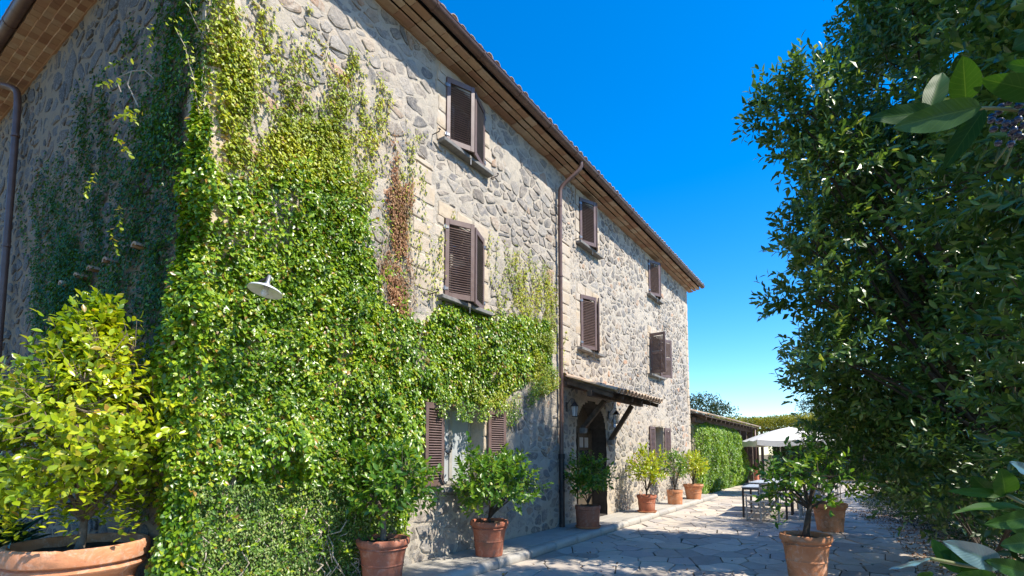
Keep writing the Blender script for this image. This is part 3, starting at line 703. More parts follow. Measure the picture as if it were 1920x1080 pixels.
while y<15:
    V,F=barrel((1.72,y,z0+.03),(1,0,sl_),.085,.44); bt.add(V,F); y+=.215
bt.obj('roof_tiles',M_TILE,roof,kind='stuff')
# small terracotta corbels and twig on the end wall
for y in(6.03,6.78,7.24,7.66,8.18):
    m=MB(); z=3.70; V,F=barrel((2.10,y,z-.02),(1,0,.05),.07,.16,th=.03); m.add(V,F); m.obj('corbel',M_BRICK,house)
# ---- porch
porch=house
px0,px1=9.40,12.25; yw,ye_=5.03,3.90; zw,ze=3.10,2.74
slope=(zw-ze)/(yw-ye_)
pb=MB()
pb.bar((px0,ye_+.04,ze-.03),(px0,yw,zw-.03),.09,.09); 
pr=MB()
pr.add([(px0,ye_+.02,ze),(px1,ye_+.02,ze),(px1,yw,zw),(px0,yw,zw),(px0,ye_+.02,ze+.03),(px1,ye_+.02,ze+.03),(px1,yw,zw+.03),(px0,yw,zw+.03)],[(0,1,2,3),(4,7,6,5),(0,4,5,1),(1,5,6,2),(2,6,7,3),(3,7,4,0)])
por=pr.obj('porch_roof',M_WOOD,house)
for x in np.linspace(px0+.06,px1-.06,6): MB().bar((x,ye_+.06,ze-.045),(x,yw-.005,zw-.045),.075,.085).obj('rafter',M_WOOD,por,bevel=.006)
MB().bar((px0-.08,4.40,ze+.50*slope-.14),(px1+.05,4.40,ze+.50*slope-.14),.10,.12).obj('beam',M_WOOD,por,bevel=.008)
MB().b2((px0,yw-.07,zw-.16),(px1,yw-.002,zw-.05)).obj('beam',M_WOOD,por,bevel=.008)
for x,(zb,zt,yt) in((10.2,(2.10,2.68,4.46)),(11.68,(1.86,2.68,4.42))):
    m=MB(); m.bar((x,4.98,zb),(x,yt,zt),.10,.09,(1,0,0)); m.obj('brace',M_WOOD,por,bevel=.008)
    MB().b2((x-.07,4.90,zb-.1),(x+.07,5.03,zb+.02)).obj('corbel',M_SILL,por,bevel=.01)
x=px0+.04; bt=0
while x<px1+.02:
    for r_ in range(3):
        t=r_*.36; y=ye_-.06+t
        V,F=barrel((x+random.uniform(-.012,.012),y,ze+.075+(t-.08)*slope+r_*.004+random.uniform(-.004,.008)),(0,1,slope),.082,.42); me=bpy.data.meshes.new('tile'); me.from_pydata([Vector(v) for v in V],[],F); link('tile',me,por,M_TILE)
        V,F=barrel((x+.095,y+.02,ze+.085+(t-.08)*slope+.0),(0,1,slope),.075,.42,conv=-1); me=bpy.data.meshes.new('tile'); me.from_pydata([Vector(v) for v in V],[],F); link('tile',me,por,M_TILE)
    x+=.19
V,F=[],[]
for k,x in enumerate(np.arange(px0-.02,px1,.36)): 
    V,F=barrel((x,5.0,zw+.07),(1,0,0),.08,.40); me=bpy.data.meshes.new('tile'); me.from_pydata([Vector(v) for v in V],[],F); link('tile',me,por,M_TILE)
# niche behind the porch with the door
M_DOORLINE=simple('shade_dark_lining',(.035,.03,.025),(.06,.05,.042),9,.85)  # lining coloured near black to paint the recess's deep shade
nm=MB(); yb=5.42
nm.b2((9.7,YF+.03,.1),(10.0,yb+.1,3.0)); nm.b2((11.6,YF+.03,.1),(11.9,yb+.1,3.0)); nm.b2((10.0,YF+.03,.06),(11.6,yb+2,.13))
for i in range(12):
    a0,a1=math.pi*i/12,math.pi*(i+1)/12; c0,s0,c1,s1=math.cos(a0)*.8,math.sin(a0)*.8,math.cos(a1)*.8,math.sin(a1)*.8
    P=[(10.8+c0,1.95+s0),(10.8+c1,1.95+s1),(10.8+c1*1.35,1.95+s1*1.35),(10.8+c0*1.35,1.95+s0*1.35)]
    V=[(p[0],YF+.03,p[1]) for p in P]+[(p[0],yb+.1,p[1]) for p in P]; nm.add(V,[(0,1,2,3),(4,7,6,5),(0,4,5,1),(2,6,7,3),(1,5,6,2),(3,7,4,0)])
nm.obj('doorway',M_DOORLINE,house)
for i in range(0):
    a0,a1=math.pi*i/11+.012,math.pi*(i+1)/11-.012; P=[(10.8+math.cos(a)*r_,1.95+math.sin(a)*r_) for a,r_ in((a0,.79),((a0+a1)/2,.79),(a1,.79),(a1,.99),((a0+a1)/2,1.0),(a0,.99))]
    V,F=stone_piece(P,.02,(0,0),mF,.9); me=bpy.data.meshes.new('arch_stone'); me.from_pydata(V,[],F); link('arch_stone',me,facade,M_STONE)
MB().b2((9.5,7.2,.1),(12.6,7.25,3.0)).b2((9.45,5.52,.1),(9.5,7.2,3.)).b2((12.6,5.52,.1),(12.65,7.2,3.)).b2((9.45,5.5,3.0),(12.65,7.25,3.05)).obj('room_darkness',M_GAP,house,kind='stuff')  # black box painting the darkness of the unlit hall
fr=MB(); fr.b2((10.0,yb,2.05),(11.6,yb+.07,2.13)); fr.b2((10.0,yb,.13),(10.06,yb+.07,2.05)); fr.b2((11.54,yb,.13),(11.6,yb+.07,2.05)); fr.b2((10.06,yb+.02,2.13),(11.54,yb+.05,2.74))
fr.obj('door_frame',M_DOORWOOD,house,bevel=.005)
def door(x0,x1,y,ang,lab):
    W_=x1-x0; d=MB(); s=.09
    d.b2((0,-.02,0),(s,.02,1.9)); d.b2((W_-s,-.02,0),(W_,.02,1.9)); d.b2((s,-.018,0),(W_-s,.018,.75)); d.b2((s,-.018,1.80),(W_-s,.018,1.9)); d.b2((s,-.018,1.5),(W_-s,.018,1.56)); d.b2((W_/2-.02,-.017,.75),(W_/2+.02,.017,1.8))
    o=d.obj('door',M_DOORWOOD,house,bevel=.004,loc=(x0,y,.14),rot=(0,0,R(ang)),label=lab)
    for a,b in((s,W_/2-.02),(W_/2+.02,W_-s)):
        for c,e in((.75,1.5),(1.56,1.8)): MB().b2((a,-.004,c),(b,.004,e)).obj('pane',M_BLIND if e>1.7 else M_GLASS,o)  # upper panes light grey, painting the sky reflected in the glass
    MB().tube([(W_-.05,-.05,.95),(W_-.05,-.05,1.08)],.012,6).obj('handle',M_STEEL,o)
door(10.86,11.54,yb+.03,0,'closed right hand door leaf with glazed panes'); door(10.07,10.75,yb+.05,62,'left hand door leaf standing open into the dark hall')
# low sill wall left of the door seen behind the lemon pots
def lantern(x,z,lab,out=.20):
    t=thing('wall_lantern',lab,'lantern',(x,YF-.0,z),group='lanterns beside the front door')
    MB().box((0,-.01,.05),(.07,.02,.20)).tube([(0,-.02,.10),(0,-out*.6,.22),(0,-out,.20),(0,-out,.14)],.008,6).obj('bracket',M_DARKM,t)
    c=MB(); c.lathe([(.008,.16),(.02,.14),(.085,.065),(.09,.055),(.01,.05)],8,(0,-out,0)); c.lathe([(.0,-.17),(.062,-.165),(.065,-.15),(.0,-.15)],8,(0,-out,0)); c.tube([(0,-out,.14),(0,-out,.18)],.012,6)
    for k in range(4):
        a=math.pi/4+k*math.pi/2; c.tube([(math.cos(a)*.06,-out+math.sin(a)*.06,-.155),(math.cos(a)*.08,-out+math.sin(a)*.08,.058)],.005,5)
    c.obj('cage',M_DARKM,t); 
    MB().lathe([(.052,-.145),(.07,.05)],8,(0,-out,0)).obj('glass',M_LGLASS,t); MB().lathe([(0,-.15),(.016,-.14),(.018,-.02),(.01,.02),(0,.03)],8,(0,-out,0)).obj('bulb',M_WHITE,t,smooth=True)
lantern(9.55,2.48,'black iron lantern in the porch shade close to the downpipe'); lantern(11.75,2.44,'black iron lantern right of the front door under the porch eave')
hn=MB().b2((11.99,YF-.035,2.20),(12.13,YF-.012,2.40)).obj('number_plate',simple('blue_plate',(.25,.36,.55),(.35,.46,.62),20,.3),bevel=.004); hn['label']='small pale blue plate on the wall below the right porch lantern'; hn['category']='plate'
# ---- enamel lamp on its arm over the ivy
lamp=thing('wall_lamp','white enamel saucer lamp on a curved iron arm standing out of the ivy','lamp',(2.62,YF,3.10))
L0=Vector((2.62,YF,3.10)); tip=Vector((2.60,4.44,3.16))
MB().tube([Vector((0,0,.06)),Vector((0,-.3,.07)),tip-L0+Vector((0,-.02,.03))],.011,8).obj('arm',M_DARKM,lamp,smooth=True)
c=tip-L0-Vector((0,.02,0)); tl=Vector((0,0,-1)).rotation_difference(Vector((-.556,.831,0))*.24+Vector((-.5,-.85,0))*.20+Vector((0,0,-1))).to_matrix()
def lat(prof,mat,name,seg=32,sm=True):
    m=MB().lathe(prof,seg); m.v=[tuple((tl@Vector(v))+c) for v in m.v]; return m.obj(name,mat,lamp,smooth=sm)
lat([(.0,.05),(.016,.05),(.018,-.02),(.03,-.035),(.035,-.055)],M_STEEL,'neck'); lat([(.03,-.05),(.05,-.062),(.10,-.075),(.14,-.095),(.152,-.112),(.150,-.114),(.138,-.098),(.098,-.08),(.05,-.067),(.0,-.064)],M_WHITE,'shade'); lat([(.0,-.064),(.027,-.066),(.027,-.10),(.034,-.13),(.022,-.155),(.0,-.162)],M_WHITE,'bulb',16)
# ------------------------------------------------------------------ climbing plants
def poly_points(P,n,ax='F'):
    a=np.array(P); lo,hi=a.min(0),a.max(0); out=np.zeros((0,2))
    while len(out)<n:
        q=rng.uniform(lo,hi,(n*2,2)); out=np.concatenate([out,q[inpoly(P,q[:,0],q[:,1])]])
    return out[:n]
def edge_dist(P,Q):
    d=np.full(len(Q),9.)
    for a,b in zip(P,P[1:]+P[:1]):
        a=np.array(a);b=np.array(b);t=np.clip(((Q-a)@(b-a))/((b-a)@(b-a)),0,1); d=np.minimum(d,np.linalg.norm(Q-a-t[:,None]*(b-a),axis=1))
    return d
def F3(u,z,h): return np.stack([u,YF-h,z],-1)
def E3(u,z,h): return np.stack([XE-h,u,z],-1)
def in_openings(u,z,pad=0.):
    k=np.zeros(len(u),bool)
    for a,b,c,d in WIN.values(): k|=(u>a-pad)&(u<b+pad)&(z>c-pad)&(z<d+pad)
    k|=(u>5.30)&(u<7.2)&(z>1.1)&(z<2.30)
    return k
ivy=thing('climbing_plant','big bright green creeper covering the corner and lower left of the sunlit facade','climbing plant',(2.6,YF,0))
OUT=np.array([0,-1.,0])
def wall_leaves(name,uv,h,map3,out,L,W,mat,par,lay=.55,singles=0,hi=False,droop=.7):
    n=len(uv); P=map3(uv[:,0],uv[:,1],h)
    tang=np.array([1,0,0]) if abs(out[1])>.5 else np.array([0,1,0])
    D=tang*rng.normal(size=(n,1))*.7+np.array([0,0,-droop])+out*rng.uniform(.0,.7,(n,1))+rdir(n)*.25
    Nn=out*lay+np.array([0,0,.75])+rdir(n)*.42
    return leaves(name,P,D,Nn,rng.uniform(.7,1.2,n)*L,rng.uniform(.75,1.1,n)*W,mat,par,hi,singles)
def bulge(Q,P,mx,seed): 
    e=np.clip(edge_dist(P,Q)/.55,0,1)**.7; nz=fbm(Q,1.9,seed,3); n2=fbm(Q,5,seed+9,2)
    return .03+.17*e*np.clip(fbm(Q,4.2,seed+21,2)-.3,0,1)*1.6+e*(mx*(.10+2.6*np.clip(nz-.32,0,1)**1.2))*(.35+1.3*n2)
# dense body
Q=poly_points(DENSE,64000); k=fbm(Q,2.3,77,3); e=edge_dist(DENSE,Q); keep=(rng.random(len(Q))<np.clip(.15+e/.3,0,1)*np.clip((k-.22)*5,.25,1)); Q=Q[keep]; Q=Q[~in_openings(Q[:,0],Q[:,1])]
mx=.13+.20*np.clip((3.2-Q[:,1])/2,0,1); B=bulge(Q,DENSE,1,5)*mx/1.0+.02
h=B*(1-rng.random(len(Q))**2.2*.85)
low=(Q[:,1]<1.25)&(Q[:,0]<4.8)
wall_leaves('foliage',Q[~low],h[~low],F3,OUT,.064,.044,ML['ivy'],ivy,singles=300,hi=True)
wall_leaves('low_foliage',Q[low],h[low]*.8,F3,OUT,.036,.024,ML['ivylow'],ivy)
Q2=poly_points([(2.25,.0),(4.3,.0),(4.6,1.3),(2.25,1.3)],15000); wall_leaves('low_foliage',Q2,.04+.30*fbm(Q2,3,9,3)*(1-rng.random(len(Q2))**2*.8),F3,OUT,.034,.023,ML['ivylow'],ivy)
# corner: bulges past the wall edge
n=21000; z=7.4*rng.random(n)**1.15+.1; th=rng.uniform(0,R(140),n); nz=fbm(np.stack([th*.5,z,th*0+1],-1),1.7,3,3); ff=np.clip((4.9-z+(nz-.5)*2.6)/1.7,0,1); kp=rng.random(n)<np.clip(ff*1.6+.16+(nz-.5)*1.2,0,1); th,z,nz,ff=th[kp],z[kp],nz[kp],ff[kp]; n=len(z); rr=(.03+ff*(.05+.62*np.clip(nz-.25,0,1)))*(1-.6*rng.random(n)**2)
P=np.stack([XE-rr*np.sin(th)*.75+.03,YF-rr*np.cos(th)+.10*np.sin(th),z],-1); o=np.stack([-np.sin(th),-np.cos(th),0*th],-1)
D=rdir(n)*.6+np.array([0,0,-.6])+o*.3; leaves('foliage',P,D+rdir(n)*.3,o*.5+np.array([0,0,.6])+rdir(n)*.6,rng.uniform(.7,1.2,n)*.058,rng.uniform(.7,1.1,n)*.042,ML['ivy'],ivy,True)
# medium and sparse growth up the wall, as trails
MED=[(2.25,7.5),(2.45,7.2),(2.41,6.3),(2.69,5.6),(3.06,5.2),(3.51,5.54),(3.81,5.51),(4.24,5.1),(4.3,4.7),(3.26,4.6),(2.25,4.1)]
Q=poly_points(MED,11000); kk=fbm(Q*np.array([1.6,.7]),2.2,12,3); e=edge_dist(MED,Q); Q=Q[rng.random(len(Q))<np.clip((kk-.36)*7,0.03,1)*np.clip(e/.25+.2,0,1)*np.clip(1.35-(Q[:,1]-5.0)*.45,.25,1)]
wall_leaves('foliage',Q,.015+rng.random(len(Q))**1.5*.09,F3,OUT,.050,.035,ML['ivysparse'],ivy)
def trails(name,starts,top,map3,out,L,W,mat,par,step=.035,wander=.30,dens=1.6,stem=True,fade=.0):
    Qs=[];tb=MB()
    for (u,z,zt) in starts:
        pts=[];a=random.uniform(-.3,.3)
        while z<zt and len(pts)<240:
            a+=random.uniform(-wander,wander); a*=.93; u+=math.sin(a)*step; z+=math.cos(a)*step; pts.append((u,z))
            for _ in range(np.random.poisson(dens)): Qs.append((u+random.gauss(0,.028),z+random.gauss(0,.03)))
            if random.random()<.012: starts.append((u,z,min(zt,z+random.uniform(.3,1.1))))
        if stem and len(pts)>6: tb.tube([tuple(map3(np.array([p[0]]),np.array([p[1]]),np.array([.008]))[0]-np.array(par.location)) for p in pts[::4]],.004,4)
    Q=np.array(Qs); Q=Q[~in_openings(Q[:,0],Q[:,1])] if map3 is F3 else Q
    wall_leaves(name,Q,.012+rng.random(len(Q))**1.6*.05,map3,out,L,W,mat,par)
    if stem and tb.v: tb.obj('stem',M_TWIG,par,kind='stuff')
st1=[(random.uniform(2.35,4.3),random.uniform(4.2,5.2),random.uniform(5.4,6.7)) for _ in range(44)]
st1+=[(u,z,t) for u,z,t in[(2.5,5.8,6.9),(2.9,5.6,6.6),(3.6,5.2,6.75),(3.75,5.2,6.55),(3.7,5.3,6.6),(4.2,5.1,6.45),(4.25,5.0,6.3),(3.2,5.,6.2),(2.35,6.0,7.5),(2.3,5.6,7.45),(2.3,6.3,7.5),(2.4,5.9,7.3)]]
trails('foliage',st1,None,F3,OUT,.050,.034,ML['ivysparse'],ivy)
st2=[(random.uniform(4.6,5.1),random.uniform(3.6,5.0),random.uniform(5.2,6.2)) for _ in range(9)]+[(random.uniform(5.1,5.6),random.uniform(3.4,4.2),random.uniform(4.6,5.9)) for _ in range(12)]
trails('foliage',st2,None,F3,OUT,.044,.029,ML['ivysparse'],ivy,dens=1.1)
st3=[(random.uniform(6.75,9.0),random.uniform(3.6,4.2),random.uniform(4.5,5.35)) for _ in range(46)]+[(9.3,random.uniform(2.8,3.6),random.uniform(4.0,5.0)) for _ in range(3)]
trails('foliage',st3,None,F3,OUT,.044,.030,ML['ivysparse'],ivy,dens=1.5)
# hanging fringe below the dense part
Q=poly_points([(5.4,2.5),(6.2,2.45),(7.2,2.45),(8.2,2.95),(8.95,3.3),(8.95,2.85),(8.2,2.55),(7.3,2.0),(7.15,2.25),(6.4,2.05),(5.5,2.1)],3800); Q=Q[fbm(Q*np.array([3,1]),2,41,2)>.42]
wall_leaves('foliage',Q,.04+rng.random(len(Q))*.12,F3,OUT,.042,.026,ML['ivy'],ivy)
Q=poly_points([(6.3,3.3),(8.9,4.0),(9.1,2.9),(8.2,2.6),(7.2,2.3),(6.3,2.4)],9000); Q=Q[fbm(Q,1.8,55,3)>.40]; wall_leaves('foliage',Q,.03+rng.random(len(Q))*.10,F3,OUT,.04,.025,ML['ivysparse'],ivy)
# leaves reaching out into the light along the corner
n=900; z=rng.uniform(.4,5,n); C=np.stack([np.full(n,2.2)+rng.uniform(-.2,2.6,n),np.full(n,YF-.18)+0*z,z],-1); 
kk=inpoly(DENSE,C[:,0],C[:,2]); C=C[kk]; a_=shoots(C,np.array([0,-1,.1])+rdir(len(C))*.7,rng.uniform(.12,.3,len(C)),7,.055,.03); leaves('sprays',*a_,ML['ivy'],ivy)
# dry brown patch
BR=[(4.55,5.9),(4.85,6.05),(5.05,5.3),(5.0,4.4),(5.05,3.5),(4.75,3.3),(4.4,3.85),(4.5,4.9)]
Q=poly_points(BR,9000); Q=Q[rng.random(len(Q))<np.clip((fbm(Q*np.array([2.,.8]),3.,91,3)-.36)*4,0,1)*np.clip(edge_dist(BR,Q)/.14,0,1)*np.clip(1.25-(Q[:,1]-4.2)*.62,.10,1)]; wall_leaves('dry_foliage',Q,.015+rng.random(len(Q))*.06,F3,OUT,.044,.022,ML['dead'],ivy,droop=1.3)
tb=MB()
for _ in range(60):
    u=random.uniform(4.45,5.1);z=random.uniform(3.1,3.9);p=[]
    for k in range(9): p.append((u-2.6,-.015-.02*random.random(),z)); u+=random.uniform(-.05,.05); z+=random.uniform(.03,.12)
    tb.tube(p,.004,4)
for _ in range(34):
    u=random.uniform(2.3,4.2);z=.05;p=[]
    for k in range(12): p.append((u-2.6,-.05-.20*random.random(),z)); u+=random.uniform(-.09,.09); z+=random.uniform(.03,.13)
    tb.tube(p,random.uniform(.004,.009),5)
tb.obj('stem',M_TWIG,ivy,kind='stuff')
# end wall creeper, in shade
iv2=thing('climbing_plant','dark creeper trailing over the shaded end wall beside the camellia','climbing plant',(XE,6.5,0))
OE=np.array([-1.,0,0])
ED=[(9.6,3.9),(8.9,4.5),(8.2,4.55),(7.3,4.9),(6.2,5.2),(5.7,5.9),(5.4,6.6),(5.06,7.2),(5.06,1.6),(5.9,1.9),(7.0,2.3),(9.5,3.3)]
Q=poly_points(ED,30000); kk=fbm(Q*np.array([1.5,.8]),1.8,17,3); e=edge_dist(ED,Q); Q=Q[rng.random(len(Q))<np.clip((kk-.34)*5,.03,1)*np.clip(e/.5+.1,0,1)]
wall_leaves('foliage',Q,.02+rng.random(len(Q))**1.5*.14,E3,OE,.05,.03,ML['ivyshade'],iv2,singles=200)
st4=[(random.uniform(5.1,9.8),random.uniform(2.4,4.6),random.uniform(5.0,7.2)) for _ in range(70)]+[(random.uniform(5.06,5.9),random.uniform(4.5,6),random.uniform(6,7.5)) for _ in range(26)]
st4=[(u,z,min(t,7.6-(u-5)*.42)) for u,z,t in st4]
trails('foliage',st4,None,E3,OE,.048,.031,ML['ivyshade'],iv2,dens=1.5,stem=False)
# sprigs catching the sun beyond the wall corner
for (y0,z0,pts) in[(5.9,4.6,[(1.9,5.75,5.45),(1.85,5.8,5.2),(1.88,5.78,4.95)]),(5.9,4.3,[(1.95,5.55,4.85),(1.8,5.75,4.6),(1.75,6.0,4.3)]),(5.5,5.9,[(2.0,5.4,6.0),(1.95,5.45,5.7)]),(6.2,3.0,[(2.0,6.2,3.2),(1.75,6.3,3.15)]),(6.1,3.9,[(1.95,6.0,4.05),(1.9,6.05,3.8)])]:
    C=np.array(pts); a_=shoots(C,np.array([-.1,.1,-.6])+rdir(len(C))*.5,.26,14,.048,.028,.6); leaves('sprig',*a_,ML['ivysparse'],iv2,hi=True)
tw=MB(); tw.tube([(-.05,-.45,5.55),(-.12,-.4,5.62),(-.2,-.3,5.60),(-.22,-.28,5.45),(-.16,-.4,5.2)],.007,5).tube([(-.2,-.3,5.60),(-.3,-.2,5.50),(-.28,-.3,5.32)],.005,5); tw.obj('dry_stem',M_TWIG,iv2)
# ------------------------------------------------------------------ trees and shrubs
def skeleton(base,top,targets,r0,mat,par,seg=8,name='trunk',twig=.4,lname='limb'):
    """trunk from base to top then curved limbs to the targets; returns points along the limbs"""
    base,top=Vector(base),Vector(top); off=Vector(par.location); mb=MB(); n=6; tr=[]
    for i in range(n+1):
        t=i/n; p=base.lerp(top,t)+Vector((math.sin(t*5)*.04,math.cos(t*4)*.03-.03,0))*(top-base).length*.35; tr.append(p)
    mb.tube([p-off for p in tr],[r0*(1.25-.45*i/n) if i else r0*1.5 for i in range(n+1)],seg); mb.obj(name,mat,par,smooth=True); out=[];lb=MB()
    for T in targets:
        T=Vector(T); s=tr[-1] if random.random()<.6 else tr[-2]; L=(T-s).length; mid=s.lerp(T,.5)+Vector((random.uniform(-.12,.12),random.uniform(-.12,.12),.10))*L
        pts=[s*(1-t)**2+mid*2*t*(1-t)+T*t*t for t in np.linspace(0,1,7)]
        lb.tube([p-off for p in pts],[r0*.62*(1-t*.8) for t in np.linspace(0,1,7)],6); out+=pts[2:]
    lb.obj(lname,mat,par,smooth=True,kind='stuff' if len(targets)>12 else None)
    return out
def crownpts(c,r,n,shell=.6,seed=1,lump=.35,fr=1.3):
    d=rdir(n); d[:,2]=np.where(d[:,2]<-.75,-d[:,2],d[:,2]); rad=(rng.random(n)*(1-shell**3)+shell**3)**(1/3); lum=1+lump*(fbm(d*1.6+np.array(c),fr,seed,3)-.5)*2
    return np.array(c)+d*np.array(r)*(rad*lum)[:,None],d
def egg(C,c,r,k):
    t=np.clip((C[:,2]-c[2])/r[2],0,1.2); C=C.copy(); C[:,:2]=np.array(c[:2])+(C[:,:2]-np.array(c[:2]))*(1-k*t)[:,None]; return C
def bush(name,label,cat,base,top,c,r,ns,nl,ll,lw,mat,bark,r0=.03,singles=0,nlimb=6,group=None,up=.35,sl=.22,shell=.35,seed=1,hi=True,open_=.75,lump=.35,twigs=True,extra=None,cone=0.):
    t=thing(name,label,cat,base,0,group); cc=np.array(c)
    tg,_=crownpts(c,np.array(r)*.72,nlimb,.7,seed); tg[:,2]=np.maximum(tg[:,2],top[2]+.03)
    lp=skeleton(base,top,tg,r0,bark,t)
    C,d=crownpts(c,r,ns,shell,seed,lump); C=egg(C,c,r,cone); LP=np.array([tuple(p) for p in lp]); off=np.array(base)
    if extra is not None: C=np.concatenate([C,np.array(extra)]); d=np.concatenate([d,np.tile([[0,0,1.]],(len(extra),1))])
    Dr=d*.8+np.array([0,0,up])+rdir(len(C))*.45
    a_=shoots(C-nrmz(Dr)*sl*.6,Dr,rng.uniform(.7,1.25,len(C))*sl,nl,ll,lw,open_)
    if twigs:
        tb=MB()
        for i,p in enumerate(C):
            if random.random()<.35: continue
            j=np.argmin(np.linalg.norm(LP-p,axis=1)+rng.random(len(LP))*.15); q=LP[j]; e=p+nrmz(Dr[i])*sl*.4; m=(q+e)/2+np.array([0,0,-.03])
            (tb.tube([q-off,m-off,e-off],[r0*.16,r0*.11,r0*.05],4,False) if np.linalg.norm(q-e)<.42 else None)
        tb.obj('twigs',bark,t,kind='stuff')
    leaves('foliage',*a_,mat,t,hi,singles); return t
# pots ---------------------------------------------------------------
def pot(label,x,y,z,rr,h,mat,style='rim',saucer=False,group='terracotta plant pots along the facade',seg=40,soil=.10):
    t=thing('terracotta_pot',label,'plant pot',(x,y,z),0,group); b=rr*.70
    if style=='rim': prof=[(0,.0),(b,.0),(b*1.01,.015),(rr*.775,h*.40),(rr*.80,h*.415),(rr*.80,h*.435),(rr*.785,h*.45),(rr*.86,h*.74),(rr*.90,h*.77),(rr*.93,h*.785),(rr*.90,h*.80),(rr*.885,h*.81),(rr*.97,h*.85),(rr,h*.88),(rr,h*.955),(rr*.985,h*.985),(rr*.95,h),(rr*.90,h*.99),(rr*.86,h*.9),(rr*.84,h*.8)]
    elif style=='band': prof=[(0,0),(rr*.78,0),(rr*.80,.01),(rr*.85,h*.55),(rr*.875,h*.565),(rr*.875,h*.60),(rr*.86,h*.615),(rr*.90,h*.80),(rr*.98,h*.83),(rr,h*.87),(rr,h*.95),(rr*.97,h),(rr*.90,h),(rr*.86,h*.9),(rr*.84,h*.8)]
    elif style=='cyl': prof=[(0,0),(rr*.86,0),(rr*.88,.01),(rr*.95,h*.82),(rr,h*.84),(rr,h*.97),(rr*.98,h),(rr*.91,h),(rr*.89,h*.9),(rr*.88,h*.8)]
    else: prof=[(0,0),(rr*.60,0),(rr*.62,.02),(rr*.84,h*.70),(rr*.93,h*.74),(rr*.955,h*.77),(rr*.94,h*.80),(rr*.90,h*.815),(rr*.93,h*.825),(rr*.99,h*.84),(rr,h*.87),(rr,h*.955),(rr*.985,h*.985),(rr*.95,h),(rr*.90,h*.995),(rr*.87,h*.93),(rr*.85,h*.8)]
    me=MB().lathe(prof,seg,wob=.006).mesh('body',auto=35)
    bm=bmesh.new(); bm.from_mesh(me)
    for v in bm.verts:
        k=(vnoise(np.array([[v.co.x*14+x*7,v.co.y*14,v.co.z*14]]),1,5)[0]-.5); v.co*=1+.010*k
        if v.co.z>h*.97 and k>.25: v.co.z-=.012
    bm.to_mesh(me); bm.free(); link('body',me,t,mat)
    s=MB(); N_=20; zz=h*(1-soil); V=[(0,0,zz+.02)]
    for q,ring in enumerate((.45,.86)): V+=[(rr*ring*math.cos(2*math.pi*k/N_),rr*ring*math.sin(2*math.pi*k/N_),zz+random.uniform(-.012,.012)) for k in range(N_)]
    F=[(0,1+k,1+(k+1)%N_) for k in range(N_)]+[(1+k,1+N_+k,1+N_+(k+1)%N_,1+(k+1)%N_) for k in range(N_)]; s.add(V,F); s.obj('soil',M_SOIL,t)
    if saucer: MB().lathe([(0,-.0),(rr*.92,-.0),(rr*1.02,.035),(rr*1.0,.038),(rr*.93,.012),(0,.01)],32).obj('saucer',M_POT,t,auto=40)
    return t
ZP=.125
pot('huge terracotta pot with a chipped double rim holding the camellia at the corner',1.70,5.64,0,.51,.83,M_POT,'big',seg=64)
pot('terracotta pot at the left edge behind the huge camellia pot',1.36,6.72,0,.31,.62,M_POT,'rim')
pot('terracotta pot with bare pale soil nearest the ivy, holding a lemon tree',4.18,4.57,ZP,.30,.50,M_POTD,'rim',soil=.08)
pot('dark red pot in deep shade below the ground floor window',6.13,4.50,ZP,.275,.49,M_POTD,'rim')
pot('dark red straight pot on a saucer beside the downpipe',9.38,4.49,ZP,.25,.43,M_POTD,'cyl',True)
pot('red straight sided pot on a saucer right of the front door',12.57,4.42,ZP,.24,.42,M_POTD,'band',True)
pot('brown straight pot between the saucer pot and the last pot on the pavement',14.92,4.42,ZP,.225,.40,M_POT,'cyl')
pot('sunlit orange tapered pot at the far end of the pavement',16.9,4.42,ZP,.31,.46,M_POT,'rim')
pot('banded terracotta pot standing nearest on the flagstones at right',7.62,.62,0.005,.30,.56,M_POT,'rim',group='terracotta pots on the flagstones')
pot('large terracotta pot further back under the laurels',12.45,.57,0.005,.33,.56,M_POT,'rim',group='terracotta pots on the flagstones')
bush('camellia','bright yellow green camellia in the huge pot at the house corner','shrub',(1.70,5.64,.73),(1.74,5.66,1.04),(1.68,5.66,1.84),(.76,.80,1.06),1050,9,.078,.043,ML['camellia'],M_BARK,.032,300,20,None,.15,.24,.35,3,open_=.85,lump=.45,cone=.62,
 extra=[(1.72,5.60,2.75),(1.70,5.7,2.9),(1.8,5.5,2.6),(1.35,6.1,2.2),(2.05,5.35,1.75),(2.2,5.2,1.6),(2.15,5.15,1.3),(1.9,5.3,1.25),(1.1,6.2,1.7),(1.2,6.1,2.3),(1.0,6.3,1.5)]+[(1.64+.74*math.cos(k*2.4)*random.uniform(.35,1),5.72+.74*math.sin(k*2.4)*random.uniform(.35,1),random.uniform(.98,1.35)) for k in range(90)])
lg='lemon trees in pots'
bush('lemon_tree','lush lemon tree in the pot nearest the ivy with bare forked trunk','lemon tree',(4.18,4.57,.58),(4.17,4.57,.92),(4.22,4.53,1.24),(.60,.60,.44),250,9,.09,.042,ML['lemon'],M_BARK,.030,300,7,lg,.35,.20,.35,11)
bush('lemon_tree','dark bushy lemon tree in front of the ground floor window with a tall sunlit sprig','lemon tree',(6.13,4.50,.55),(6.13,4.50,.66),(6.25,4.48,1.14),(.78,.58,.46),280,9,.09,.042,ML['lemon'],M_BARKD,.026,300,8,lg,.45,.22,.35,12,extra=[(5.66,4.5,1.78),(5.68,4.5,1.66),(5.70,4.5,1.54),(5.80,4.5,1.58),(5.66,4.45,1.42),(5.85,4.45,1.48)])
bush('lemon_tree','sparse lemon tree in front of the porch beside the downpipe','lemon tree',(9.38,4.49,.50),(9.39,4.49,.60),(9.45,4.46,1.10),(.52,.48,.46),165,9,.085,.042,ML['lemon'],M_BARKD,.020,0,7,lg,.45,.22,.3,13)
